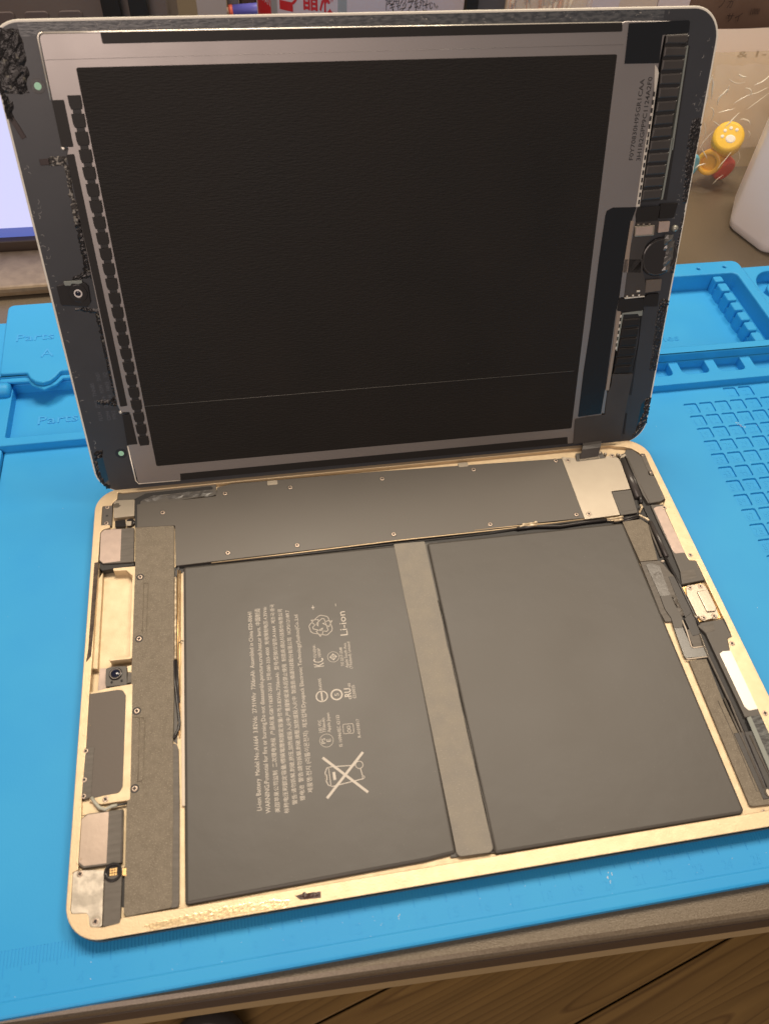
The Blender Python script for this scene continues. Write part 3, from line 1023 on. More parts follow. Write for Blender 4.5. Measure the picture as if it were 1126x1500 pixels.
g.loft(circle(p[0], p[1], 0.8, 12, 0.5), [(0, -0.6), (0.1, -0.2), (0.35, 0.0)], True, smooth=True)
part('glue_dot', g, ivory)
fp = [(217.11, -109.1), (223.86, -109.36), (223.22, -120.55), (222.89, -126.87), (223.7, -158.73), (223.76, -162.3), (223.56, -162.7), (216.95, -162.43), (216.21, -161.94)]
g = G()
g.prism(fp, -1.7, -0.70, 0.1)
part('foam_pad', g, panel_speck)
g = G()
g.tube([(*p, -0.66) for p in [(221.1, -125.67), (221.21, -137.05), (220.57, -158.05), (223.9, -158.26)]], 0.12, 5)
part('foam_seam', g, pad_dark)
# --- round rails of the flex duct
def rail(pts, r, m, z, name='duct_rail'):
    g = G()
    g.tube([(*p, z) for p in pts], r, 10)
    part(name, g, m)
rail([(226.21, -45.87), (226.6, -54.23), (226.49, -63.55)], 0.95, tube_black, -0.75)
rail([(225.12, -47.01), (224.74, -54.43), (224.44, -63.2)], 0.45, pad_dark, -1.0)
rail([(225.87, -63.97), (226.59, -78.43), (226.85, -91.62), (226.99, -96.72)], 0.55, wire_black, -0.75)
g = G()
g.prism([(223.59, -72.8), (226.49, -73.19), (226.64, -83.34), (226.6, -93.53), (225.68, -96.65), (223.31, -96.31), (222.78, -87.48)], -1.6, -0.65, 0.2)
part('duct_cover', g, duct_black)
g = G()
g.prism([(222.28, -91.94), (226.31, -89.65), (226.02, -98.52), (225.44, -99.36), (222.38, -99.75)], -1.6, -0.5, 0.2)
part('duct_cover', g, duct_black)
rail([(225.47, -99.14), (225, -107.66), (225.16, -116.4), (225.22, -127.3), (224.96, -137.35), (224.97, -139.23)], 0.5, pad_dark, -0.85)
g = G()
g.prism([(226.47, -96.92), (228.46, -95.33), (228.48, -99.28), (228.33, -115.52), (228.46, -133.19), (226, -137.38), (226.05, -127.37), (225.58, -115.56), (225.45, -107.22)], -1.68, -1.3, 0.05)
part('speaker_flank', g, deep_black)
rail([(225.13, -125.81), (225.2, -138.48), (224.41, -157.45)], 0.6, gloss_black, -1.0)
rail([(223.67, -125.07), (223.64, -138.06), (223.36, -157.39)], 0.4, pad_dark, -0.6)
g = G()
g.prism([(224.96, -138.61), (226.93, -138.59), (227.27, -155.09), (224.73, -160.22), (224.18, -157.55)], -1.6, -0.55, 0.25)
part('duct_cover', g, duct_black)
rail([(226.75, -139.55), (227.21, -155.12)], 0.35, pad_dark, -0.5)
g = G()
p = [(223.95, -159.12)][0]
g.loft(circle(p[0], p[1], 1.0, 12, 1.4), [(0, -1.2), (0, -0.2), (0.3, 0.05)], True, smooth=True)
part('clip', g, silver)
# gold floor strip with dotted plating line
g = G()
q = [(225.41, -99.61), (224.91, -108.19)]
for k in range(14):
    t = k / 13
    x, y = q[0][0] + (q[1][0] - q[0][0]) * t, q[0][1] + (q[1][1] - q[0][1]) * t
    g.cyl(x, y, 0.16, -0.9, -0.2, 0.03, 6)
part('contact_row', g, silver)

# --- upper right speaker
sb = [(229.5, -37.41), (234.92, -37.84), (234.5, -63.04), (234.68, -66.88), (237.52, -67.52), (237.21, -76.67), (227.22, -77.39), (228.92, -71.36), (229.48, -60.56), (229.24, -48.12)]
g = G()
g.prism(rnd(sb, 0.4, 2), -2.4, -0.12, 0.25)
part('speaker_body', g, plastic)
g = G()
g.prism([(226.46, -36.78), (232.23, -37.53), (230.61, -59.99), (229.65, -71.02), (227.68, -77.37), (226.55, -77.46), (226.49, -63.55), (226.53, -52.1)], -1.9, -0.9, 0.1)
part('speaker_flank', g, deep_black)
sp2 = [(230.04, -39.52), (231.46, -38.86), (234.54, -38.71), (234.44, -63.1), (230.01, -63.01), (229.74, -60.92)]
g = G()
g.prism(rnd(sp2, [0.5, 0.5, 0.2, 0.3, 1.0, 0.5], 3), -0.4, 0.0, 0.12)
part('speaker_pad', g, pad_mauve)
g = G()
g.prism(rnd([(228.89, -71.38), (235, -71.32), (234.49, -75.11), (228.53, -75.76)], 0.2, 2), -0.4, -0.08, 0.03)
part('stamped_panel', g, pad_dark)
g = G()
g.prism([(227.76, -76.04), (237.29, -76.23), (237.16, -76.74), (226.86, -77.37)], -2.0, -0.4, 0.05)
part('speaker_vent', g, deep_black)
# --- charging port bracket
g = G()
g.prism(rnd([(226.6, -78.14), (235.71, -77.21), (237.09, -80.07), (237.42, -89.12), (237.18, -93.47), (226.75, -94.06), (226.47, -91.74)], 0.5, 2), -1.9, -1.2, 0.1)
part('port_pocket', g, copper)
pb = [(228.47, -78.59), (231.11, -77.99), (235.63, -78.13), (236.28, -79.66), (236.71, -81.17), (236.45, -91.02), (235.89, -93.24), (229.58, -94.08), (227.58, -91.85), (227.37, -82.26)]
g = G()
g.prism(rnd(pb, 0.7, 3), -1.4, -0.3, 0.15)
part('port_bracket', g, silver)
g = G()
g.prism(rnd([(231.67, -81.44), (236.35, -81.13), (236.38, -89.86), (235.2, -91.08), (231.89, -90.85)], 0.5, 3), -0.6, 0.25, 0.3)
part('port_housing', g, silver)
for p in [(229.78, -79.32), (234.17, -79.2), (229.61, -92.96), (234, -92.8)]:
    screw(p, -0.26, 0.85)
    g = G()
    g.ring(p[0], p[1], 1.0, 1.25, -0.4, -0.24, 18)
    part('screw_seat', g, silver)
g = G()
g.tube([(*p, -0.4) for p in [(226.38, -90.87), (227.03, -92.34), (228.21, -92.05)]], 0.35, 7)
part('clip', g, silver)
# --- lower right speaker
sb = [(225.91, -95.93), (227.92, -94.81), (236.85, -94.41), (237.17, -102.35), (235.05, -102.74), (233.83, -107.3), (233.99, -132.36), (235.25, -133.55), (235.21, -133.62), (227.85, -133.26), (227.66, -99.41)]
g = G()
g.prism(rnd(sb, 0.4, 2), -2.4, -0.12, 0.25)
part('speaker_body', g, plastic)
g = G()
g.prism([(227.84, -96.46), (232.32, -95.69), (231.78, -98.86), (227.63, -99.43)], -0.6, -0.07, 0.1)
part('stamped_panel', g, pad_dark)
g = G()
g.prism(rnd([(229.29, -108.27), (230.91, -107.52), (234.03, -107.7), (233.8, -130.96), (230.22, -131.17), (229.37, -129.5)], [0.6, 0.5, 0.2, 0.3, 1.0, 0.4], 3), -0.4, 0.0, 0.12)
part('speaker_pad', g, material('bright steel mesh', (0.72, 0.67, 0.60), 0.38, 0.4, bump=(1500, 0.1)))
g = G()
g.prism([(236.76, -94.57), (238.06, -94.61), (237.6, -101.85), (237.05, -100.21)], -1.0, -0.04, 0.05)
part('speaker_vent', g, deep_black)
for p in [(235.74, -105.05), (235.52, -132.85)]:
    screw(p, 0.0, 1.0)
for p in [(236.02, -64.62), (234.66, -39.88)]:
    screw(p, 0.0, 0.95)
# --- dark brushed flex module at the right edge
g = G()
bm = [(228.4, -133.38), (230.38, -133.02), (237.16, -133.36), (238.93, -146.14), (230.62, -158.07), (227.94, -152.08)]
g.prism(bm, -1.6, -0.1, 0.1)
part('flex_module', g, material('brushed slate', (0.14, 0.145, 0.14), 0.4, 0.3, bump=(700, 0.8, (1, 7, 1)), vary=(220, 1.2, (0.07, 0.07, 0.07), (1, 6, 1))))
g = G()
g.prism([(228.3, -133.5), (229.97, -133.1), (229.45, -150.85), (228.08, -153.62), (227.58, -152.06)], -0.4, 0.02, 0.05)
part('module_edge', g, flex_edge)
# fill beyond the picture edge: same strip runs on to the corner
g = G()
g.prism([(232.8, -138), (221.5, -138), (221.5, -161), (232.8, -161)], -1.6, -0.5, 0.2)
part('duct_cover', g, duct_black)

# --- front ledge screws and marks
for p in [(101.93, -165.38), (107.83, -165.42), (130.83, -165.32), (136.47, -165.37), (220.31, -165.02), (18.23, -165.21)]:
    screw((p[0], p[1] + 0.45), -1.45, 0.8)
for p in [(104.87, -165.36), (133.68, -165.33)]:
    g = G()
    g.prism(rect(p[0] - 0.8, p[1] - 0.6, p[0] + 0.8, p[1] + 0.8), -1.75, -1.45, 0.05)
    part('pin_block', g, gold_side)
g = G()
g.prism([(66.54, -166.47), (74.33, -166.53), (74.14, -168.22), (68.04, -167.84)], 0.0, 0.16, 0.05)
g.rough([(67.36, -166.4), (73.91, -166.66), (73.35, -167.91), (68.88, -167.59)], 0.12, 0.12, 0.5, 21)
part('residue_chip', g, material('dark brown chip', (0.045, 0.016, 0.012), 0.3, speck=(900, 0.62, (0.4, 0.36, 0.3))))
g = G()
g.rough([(21.33, -167.54), (45.94, -166.25), (60.03, -166.39), (65.03, -167.36), (63.83, -169.42), (45.81, -169.2), (25.23, -169.24)], -0.015, 0.026, 0.5, 22)
part('glue_film', g, material('clear glue on gold', (0.72, 0.55, 0.32), 0.25, 0.6))
g = G()
rg = random.Random(12)
for k in range(46):
    x, y = (rg.uniform(2.0, 3.6), rg.uniform(-150, -80)) if k < 26 else (rg.uniform(235, 238.5), rg.uniform(-90, -10))
    a = rg.uniform(0, 3)
    l = rg.uniform(0.25, 0.8)
    g.prism(ribbon([(x, y), (x + l * math.cos(a), y + l * math.sin(a))], 0.1), -0.02, 0.015, 0)
part('scuff_mark', g, material('rim scuff', (0.45, 0.31, 0.16), 0.6))['kind'] = 'stuff'

# ------------------------------------------------------ left column of components
g = G()
g.prism(rnd([(2.96, -8.16), (3.52, -7.72), (6.91, -7.65), (7, -18.92), (3.09, -18.4)], 0.3, 2), -1.7, -0.25, 0.12)
part('magnet_bracket', g, plastic)
for p in [(4.94, -9.33), (4.94, -17.57)]:
    screw(p, -0.22, 0.85)
g = G()
p = [(4.99, -13.71)][0]
g.cyl(p[0], p[1], 0.5, -0.24, -0.225, 0, 14)
part('bracket_hole', g, deep_black)
g = G()
g.prism(rnd([(7.91, -6.17), (15.77, -6.68), (15.8, -15.31), (7.71, -15.39), (7.31, -7.63)], 0.3, 2), -1.7, -0.1, 0.12)
part('sensor_can', g, silver)
p = [(8.61, -8.99)][0]
g = G()
g.rough(circle(p[0], p[1], 1.3, 10), -0.1, 0.05, 0.5, 31)
part('burn_mark', g, material('soot mark', (0.10, 0.085, 0.06), 0.7))
g = G()
g.prism(rnd([(8.19, -16.52), (12.29, -16.42), (12.41, -20.03), (8.31, -19.68)], 0.4, 2), -1.7, -0.4, 0.15)
p = [(14.25, -18.01)][0]
g.cyl(p[0], p[1], 1.75, -1.7, -0.25, 0.25, 22)
part('microphone', g, gloss_black)
g = G()
g.prism([(12.54, -17.51), (14.75, -17.71), (14.7, -19.92), (12.69, -19.85)], -0.4, -0.2, 0.05)
part('microphone_pad', g, silver)
# upper grey module
g = G()
g.prism(rnd([(2.78, -22), (4.13, -20.49), (15.85, -21.17), (16.11, -37.9), (4.57, -37.25), (3.03, -35.54)], [0.8, 0.8, 0.3, 0.3, 0.6, 0.6], 3), -2.4, -0.25, 0.18)
part('antenna_box', g, pad_dark)
g = G()
g.prism(rnd([(3.02, -22.18), (4.33, -20.76), (10.94, -21.2), (11.05, -36.9), (4.56, -37.02), (3.25, -35.47)], [0.8, 0.8, 0, 0, 0.6, 0.6], 3), -0.5, -0.17, 0.06)
part('antenna_cover', g, pad_mauve)
g = G()
g.prism([(2.88, -35.24), (4.42, -36.96), (16.16, -37.64), (16.2, -39.11), (8.55, -39.66), (4.21, -39.97), (3.05, -38.69)], -3.5, -1.0, 0.2)
part('antenna_base', g, deep_black)
# foam strip on the rim
g = G()
g.prism([(1.4, -36.58), (2.86, -36.37), (2.93, -45.46), (2.76, -66.33), (2.43, -77.19), (0.87, -79.34), (1.31, -74.18), (1.35, -50.15)], -0.05, 0.12, 0.05)
part('foam_strip', g, foam)
# ridge and tabs of the gold bay
g = G()
g.prism(rnd([(15.65, -39.72), (17.09, -39.66), (17.29, -78.75), (15.98, -79.65), (8.79, -79.49), (8.56, -78.59), (15.57, -78.72)], 0.3, 2), -4.4, -0.8, 0.15)
part('bay_ridge', g, gold_floor)
g = G()
g.prism(rnd([(8.25, -39.48), (17.09, -39.66), (16.96, -42.95), (15.35, -43.74), (13.43, -41.2), (8.51, -40.78)], 0.3, 2), -4.4, -0.75, 0.15)
part('bay_tab', g, gold_floor)
g = G()
g.prism([(1.63, -43.96), (3.34, -41.68), (4.27, -39.78), (4.33, -49.28), (4.35, -65.4), (4.42, -81.39), (2.15, -81.07), (2.2, -65.1)], -4.4, -2.0, 0.3)
part('bay_step', g, gold_floor)
# rear camera
g = G()
g.prism(rnd([(7.7, -82.48), (9.74, -82.05), (14.83, -82.43), (15.25, -89.89), (8.22, -89.58), (7.81, -88.82)], 0.5, 2), -3.5, -0.4, 0.15)
part('camera_block', g, plastic)
p = [(11.22, -85.21)][0]
g = G()
g.cyl(p[0], p[1], 2.3, -0.6, 0.1, 0.2, 28)
part('camera_barrel', g, gloss_black)
g = G()
g.ring(p[0], p[1], 1.75, 1.95, 0.0, 0.16, 30)
part('camera_ring', g, lens_ring)
g = G()
g.loft(circle(p[0], p[1], 1.5, 24), [(0, 0.05), (0.3, 0.22), (0.8, 0.32), (1.2, 0.36)], True, smooth=True)
part('camera_lens', g, lens_glass)
for q in [(10.05, -88.19), (13.38, -88.05)]:
    g = G()
    g.cyl(q[0], q[1], 0.45, -0.5, -0.1, 0.15, 12)
    part('camera_pin', g, gloss_black)
g = G()
g.prism([(15.22, -85.11), (16.91, -85.14), (16.94, -88.95), (15.16, -89.11)], -2.0, -0.6, 0.1)
part('camera_flex', g, pad_dark)
g = G()
g.prism([(14.84, -82.24), (16.65, -82.07), (16.88, -85.11), (15.11, -84.72)], -3, -1.0, 0.1)
part('bay_post', g, gold_floor)
g = G()
g.prism([(5.03, -81.07), (7.37, -81.27), (7.73, -88.94), (7.99, -90.64), (4.86, -90.51)], -4.3, -2.4, 0.1)
part('bay_pad', g, pad_mauve)
# big dark plate in its gold frame
g = G()
fr_o = [(8.23, -90.1), (17.01, -89.7), (17.1, -90.13), (17.45, -130.36), (11.78, -130.3), (8.42, -130.31), (4.82, -128.9), (2.79, -91.16)]
pl = rnd([(2.74, -91.56), (12.15, -91.37), (13.82, -91.73), (14.99, -93.75), (14.99, -125.71), (14.04, -127.51), (8.96, -127.68), (5.45, -128.13), (2.41, -125.23), (2.71, -110.76)], [0.2, 0.2, 1.2, 1.6, 1.2, 1.6, 0.3, 0.3, 0.3, 0.3], 3)
g.prism(rnd(fr_o, 0.6, 2), -3.0, -0.45, 0.15)
part('plate_frame', g, gold_floor)
g = G()
g.prism(pl, -1.0, -0.28, 0.1)
part('graphite_plate', g, plate_dark)
g = G()
g.prism(rnd([(2.06, -110.91), (5.38, -111.02), (5.29, -127.63), (3.3, -128.02), (2.05, -126.79)], 0.3, 2), -1.2, -0.12, 0.08)
part('clamp_bar', g, pad_dark)
for p in [(2.76, -112.13), (2.91, -121.74), (3, -127.04)]:
    screw(p, -0.1, 0.8)
p = [(9.79, -128.94)][0]
screw(p, -0.4, 0.95)
g = G()
g.tube([(*q, -0.2) for q in [(5.44, -127.8), (6.72, -129.72), (8.16, -131.48), (9.87, -132.25), (11.84, -131.53), (13.52, -131.44)]], 0.55, 8)
part('coax_lead', g, material('pale green lead', (0.42, 0.42, 0.35), 0.4))
g = G()
g.tube([(*q, -0.5) for q in [(11.09, -131.32), (13.45, -131.33), (16.48, -131.27)]], 0.4, 8)
part('coax_lead', g, wire_black)
g = G()
g.prism([(2.35, -128.05), (4.69, -127.71), (9.93, -131.27), (9.7, -133.63), (2.3, -132.5)], -1.9, -1.4, 0.1)
part('bay_floor', g, gold_floor)
# lower silver module
g = G()
g.prism(rnd([(2.67, -133.93), (4.44, -132.69), (15.39, -132.84), (15.59, -149.14), (10.22, -149.01), (4.17, -148.95), (2.48, -147.46)], [0.8, 0.8, 0.3, 0.3, 0, 0.8, 0.8], 3), -2.4, -0.3, 0.2)
part('antenna_box', g, pad_dark)
g = G()
g.prism(rnd([(2.8, -134.13), (4.64, -132.99), (11.01, -133.05), (10.98, -148.6), (4.32, -148.38), (2.81, -146.99)], [0.8, 0.8, 0, 0, 0.6, 0.6], 3), -0.5, -0.22, 0.06)
part('antenna_cover', g, material('warm steel mesh', (0.50, 0.40, 0.325), 0.45, 0.5, bump=(900, 0.12), vary=(90, 0.8, (0.43, 0.345, 0.28))))
g = G()
g.tube([(*q, -0.25) for q in [(15.31, -133.19), (15.5, -148.93)]], 0.3, 6)
part('bright_edge', g, pad_dark)
# round microphone with gold pads
p = [(13.15, -151.53)][0]
g = G()
g.plate(circle(p[0], p[1], 2.75, 26), [(circle(p[0], p[1], 2.0, 24), -0.25)], -1.5, 0.3, 0.15)
part('microphone', g, gloss_black)
for dx in (-0.75, 0, 0.75):
    for dyy in (-0.6, 0.2, 0.9):
        g = G()
        g.prism(rect(p[0] + dx - 0.3, p[1] + dyy - 0.3, p[0] + dx + 0.3, p[1] + dyy + 0.3), -0.3, -0.15, 0.05)
        part('microphone_pad', g, copper)
# mottled bracket
g = G()
g.prism(rnd([(1.59, -149.61), (3.17, -149.51), (7.09, -149.94), (10.49, -150.47), (10.46, -153.56), (10.55, -165.99), (7.66, -166.02), (6.92, -165.1), (6.61, -162.63), (5.86, -161.7), (1.89, -161.24), (1.43, -160.52), (1.31, -150.6)], 0.4, 2), -1.4, -0.1, 0.1)
part('corner_bracket', g, silver_worn)
for q in [(3.44, -150.54), (8.68, -164.43)]:
    screw(q, -0.1, 0.95)
q = [(8.68, -164.43)][0]
g = G()
g.ring(q[0], q[1], 1.2, 1.7, -0.2, -0.05, 22)
part('screw_seat', g, silver)
g = G()
g.prism([(10.68, -152.56), (15.71, -152.48), (15.68, -166.15), (10.78, -166.12)], -1.5, -0.2, 0.12)
part('antenna_strip', g, pad_dark)
g = G()
g.prism([(15.53, -151.08), (16.72, -149.16), (16.67, -153.34), (16.52, -161.59), (15.46, -161.26)], -1.65, -1.5, 0)
part('dark_slot', g, deep_black)
g = G()
g.prism([(15.78, -150.69), (16.85, -150.68), (16.93, -153.12), (15.67, -152.76)], -1.5, -0.4, 0.1)
part('clip', g, copper)
# long speckled side panel
sp = [(0, 0)]
sp = [(16.28, -20.95), (30.65, -21.58), (31.54, -22.46), (31.22, -97.05), (30.86, -113.15), (30.89, -133.68), (30.51, -162.63), (30.02, -164.05), (17.18, -164.44), (16.55, -163.24), (16.37, -132.78), (16.69, -42)]
g = G()
g.prism(rnd(sp, 0.4, 2), -1.7, -0.5, 0.12)
part('side_panel', g, panel_speck)
g = G()
g.prism(rnd([(30.71, -113.11), (32.05, -113.9), (32.6, -115.64), (32.8, -133.96), (32.49, -162.93), (32.19, -164.1), (29.81, -164.19), (30.46, -134.03)], 0.6, 2), -1.7, -0.62, 0.1)
part('side_flange', g, pad_dark)
for q in [(18.72, -45.16), (18.91, -72.1), (18.77, -100.13), (18.75, -126.84)]:
    g = G()
    g.cyl(q[0], q[1], 1.45, -0.55, -0.485, 0.02, 20)
    part('screw_seat', g, deep_black)
    screw(q, -0.47, 0.95)
for pts in ([(19.97, -48.22), (21.8, -48.47), (21.46, -69.14), (20.4, -70.81), (19.77, -68.45)], [(17.75, -102.3), (21.02, -102.98), (21.58, -103.85), (21.43, -123.76), (20.76, -124.73), (19.72, -124.75)], [(20.17, -48.25), (19.99, -69.39)], [(19.75, -102.79), (19.72, -124.75)]):
    g = G()
    g.tube([(*p, -0.46) for p in pts], 0.14, 5)
    part('pressed_bead', g, panel_speck)
# strips and wires between panel and left battery
g = G()
g.prism([(34.71, -44.93), (35.62, -44.42), (34.58, -134.6), (33.51, -134.43), (33.63, -114.05), (34.53, -63.89)], -1.7, -0.75, 0.05)
part('ivory_strip', g, ivory)
for q in ([(31.95, -46.96), (31.72, -82.11)], ):
    g = G()
    P = [(q[0][0] + (q[1][0] - q[0][0]) * k / 20 + random.uniform(-.06, .06), q[0][1] + (q[1][1] - q[0][1]) * k / 20, -0.8) for k in range(21)]
    g.tube(P, [0.45 + random.uniform(-.08, .1) for _ in P], 7)
    part('frayed_braid', g, frayed)
for x in (261.0, 263.6):
    g = G()
    g.tube([(*p, -1.0) for p in ([(32.86, -43.52), (32.38, -93.87)] if x < 262 else [(33.69, -43.96), (32.93, -111.44)])], 0.25, 6)
    part('copper_line', g, copper)
g = G()
g.tube([(*p, -0.8) for p in [(31.4, -82.66), (31.53, -91.23), (32.53, -101.64), (32.96, -106.18), (32.71, -108.59), (31.57, -110.6), (31, -111.48)]], 0.5, 8)
part('coax_lead', g, wire_black)
g = G()
g.tube([(*p, -0.9) for p in [(32.15, -82.71), (32.34, -91.3), (32.87, -99.12)]], 0.45, 8)
part('coax_lead', g, wire_black)
g = G()
g.tube([(*p, -0.6) for p in [(32.84, -75.79), (33.45, -75.59), (33.94, -74.96), (34.67, -75.2)]], 0.2, 6)
part('stray_hair', g, wire_black)
g = G()
g.prism([(31.57, -44.37), (33.15, -41.71), (33.67, -42.1), (32.08, -47.29)], -1.6, -0.9, 0.1)
part('clip', g, wire_black)
g = G()
g.prism([(31.19, -42.07), (33.07, -41.36), (32.13, -113.56), (30.79, -112.16)], -1.69, -1.5, 0)
part('gap_floor', g, plastic)

# ================================================================== display half (lid), leaning
LA = math.radians(70.410312)
lid = thing('tablet_display', 'detached tablet screen standing hinged behind, metal back and black film facing', 'tablet screen', (1.0898, -1.0917, 5.0977), (LA, 0, 0))
FL = Frame()
def lp(name, g, m, parent=None):
    return obj(name, g, m, parent or lid, FL)
LW, LH = 239.41, 166.95
gl = rnd(rect(0, 0, LW, LH), 10.5, 10)
g = G()
g.loft(gl, [(0.5, -1.6), (0.1, -1.45), (0, -1.2), (0, -0.25), (0.12, -0.06), (0.3, 0.0)], True, True)
lp('front_glass', g, white_glass)
# dark coating, with bare glass showing at the two lower corners
bl_cut = [(-0.03, 21.68), (5.83, 17.52), (5.59, 7.32), (6.86, 4.56), (2.07, 4.24)]
br_cut = [(237.75, 21.26), (235.15, 19.09), (234.51, 7.75), (233, 5.17), (234.87, 1.75)]
g = G()
g.prism(rnd(rect(0.75, 0.35, LW - 0.75, LH - 0.75), 9.8, 10), -0.05, 0.05, 0)
coat = lp('bezel_coating', g, coating)
def lrough(name, poly, h, cell, seed, m, w=0.05, spread=0.6, parent=None):
    g = G()
    poly = [(max(0.3, min(x, LW - 0.6)), min(max(y, 0.4), LH - 0.3)) for x, y in poly]
    g.rough(poly, w, h, cell, seed, spread=spread)
    return lp(name, g, m, parent)
# worn band along the top edge and right edge
g = G()
g.prism(rect(10, LH - 4.6, 218, LH - 0.9), 0.05, 0.07, 0)
lp('scratched_band', g, coating_worn)
# bare glass patches
for poly in ([(2.41, 17.7), (4.83, 16.5), (4.99, 6.54), (5.35, 2.89), (2.4, 5.85), (1.52, 10.81)], [(237.71, 22.25), (235.11, 18.88), (234.7, 6.13), (237.53, 8.58), (238.16, 14.26)]):
    g = G()
    g.prism(poly, 0.05, 0.08, 0)
    lp('bare_glass', g, bare_glass)
# adhesive crusts
lrough('adhesive_residue', [(4.49, 163.88), (9.49, 163.9), (9.48, 158.65), (9.16, 152.05), (7.94, 147.18), (3.27, 147.07), (0.19, 147.79)], 0.40, 1.25, 41, residue)
lrough('adhesive_residue', [(0.43, 147.15), (2.22, 146.21), (2.65, 143.64), (2.13, 139.51), (1.24, 139.8), (0.48, 142.68)], 0.4, 0.7, 42, residue)
g = G()
g.prism(ribbon([(1.64, 140.31), (2.83, 137.91), (4.17, 134.4)], 1.6), 0.05, 0.3, 0.1)
lp('brown_tab', g, brown_tab)
g = G()
g.prism([(7.26, 128), (10.31, 128.18), (10.06, 126.22), (7.24, 126.13)], 0.05, 0.4, 0.12)
lp('brown_tab', g, brown_tab)
lrough('adhesive_residue', [(10.31, 128.18), (15.34, 128.5), (15.59, 126.72), (15.14, 125.7), (10.04, 126.12)], 0.3, 0.6, 43, residue_grey)
lrough('adhesive_residue', [(14.83, 125.92), (15.8, 125.74), (15.46, 117.66), (15.59, 111.51), (15.3, 106.75), (13.81, 106.83), (14.43, 115.68)], 0.3, 0.6, 44, residue_grey)
lrough('adhesive_residue', [(14.45, 109.04), (16.08, 108.96), (15.85, 100.14), (15.71, 92.92), (15.83, 89.05), (12.11, 88.48), (7.81, 88.76), (10.44, 89.4), (13.55, 90.81), (14.25, 98.37)], 0.3, 0.6, 45, residue)
lrough('adhesive_residue', [(7.51, 78.23), (10.77, 77.83), (14.16, 77.25), (15.53, 77.66), (15.45, 70.99), (15.47, 59.65), (14.33, 59.75), (14.67, 70.35), (14.2, 75.89), (10.63, 77.16), (7.45, 77.22)], 0.3, 0.6, 46, residue)
lrough('adhesive_residue', [(14.86, 62.4), (16, 62.31), (15.37, 53.26), (15.76, 48.37), (15.85, 39.94), (15.76, 38.59), (12.33, 38.72), (13.1, 41.75), (14.91, 43.12), (14.46, 50.36), (14.48, 58.83)], 0.3, 0.6, 47, residue)
lrough('adhesive_residue', [(7.54, 41.3), (12.28, 41.05), (12.11, 39.32), (7.52, 40.33)], 0.35, 0.6, 48, residue)
lrough('adhesive_residue', [(1.75, 19.24), (4.87, 19.74), (4.63, 16.84), (2.77, 16.41)], 0.5, 0.6, 49, residue)
lrough('adhesive_residue', [(235.3, 132.01), (238.41, 132.35), (240.02, 121.65), (236.01, 121.81), (234.98, 130.98)], 0.17, 0.45, 50, residue)
lrough('adhesive_residue', [(234.86, 126.46), (238.83, 126.31), (239.65, 110.58), (239.49, 103.39), (237.15, 103), (236.54, 111.37)], 0.17, 0.45, 51, residue)
lrough('adhesive_residue', [(238.29, 97.41), (239.49, 100.72), (239.03, 91.9), (239.2, 83.47), (239.08, 76.27), (237.5, 76.37), (237.67, 85.34), (238.4, 91.24)], 0.17, 0.45, 52, residue)
lrough('adhesive_residue', [(234.84, 62.37), (238.8, 62.47), (238.57, 53.17), (238.78, 41.08), (238.76, 34.45), (236.22, 34.67), (235.82, 43.77)], 0.17, 0.45, 53, residue)
lrough('adhesive_residue', [(235.07, 65.39), (238.69, 65.14), (238.4, 62.5), (235.64, 62.31)], 0.6, 0.7, 54, residue)
lrough('adhesive_residue', [(236.9, 21.35), (238.79, 21.5), (239.15, 15.85), (238.72, 9.15), (236.46, 5.27), (233.34, 2.48), (234.9, 6.8), (236.89, 14.06)], 0.4, 0.6, 55, residue)
lrough('adhesive_residue', [(2.15, 17.74), (1.79, 10.79), (2.87, 5.49), (4.96, 2.29), (3.83, 2.09), (1.54, 6.94), (0.8, 12.5)], 0.4, 0.6, 56, residue)
g = G()
rg = random.Random(5)
for k in range(110):
    x, y = rg.uniform(1.0, 3.6), rg.uniform(20, 128)
    if k > 40:
        x, y = rg.uniform(LW - 5, LW - 1.2), rg.uniform(95, 162)
    if k > 75:
        x, y = rg.uniform(15, 225), LH - rg.uniform(1.2, 4)
    a = rg.uniform(0, 3.1)
    l = rg.uniform(0.2, 1.0)
    g.prism(ribbon([(x, y), (x + l * math.cos(a), y + l * math.sin(a)), (x + l * 1.6 * math.cos(a + .5), y + l * 1.6 * math.sin(a + .5))], rg.uniform(0.05, 0.13)), 0.05, 0.085, 0)
lp('glue_scratch', g, material('pale scratch', (0.34, 0.33, 0.31), 0.5))['kind'] = 'stuff'
# faint bezel print
fb = [('FLU4   ZSJ7   TNN8S', [(8.26, 33.01), (7.93, 48.87)], 2.0), ('C0M4   DKW4   9Z4V   SN51', [(11.36, 32.9), (10.78, 52.91)], 2.0), ('97K2   WRU4   74N5   1Q', [(13.49, 33.09), (13.45, 52.87)], 2.0)]
for body, (p0, p1), h in fb:
    g = G()
    lettering(g, body, p0, p1, h, 0.06)
    lp('printed_line', g, ink_faint, coat)
# sensor windows
for p in [(11.92, 149.06), (12.27, 17.85)]:
    g = G()
    g.cyl(p[0], p[1], 2.25, 0.0, 0.1, 0.02, 26)
    ww = lp('sensor_window', g, gloss_black)
    g = G()
    g.cyl(p[0], p[1], 1.1, 0.08, 0.13, 0.01, 20)
    lp('sensor_dot', g, mint, ww)
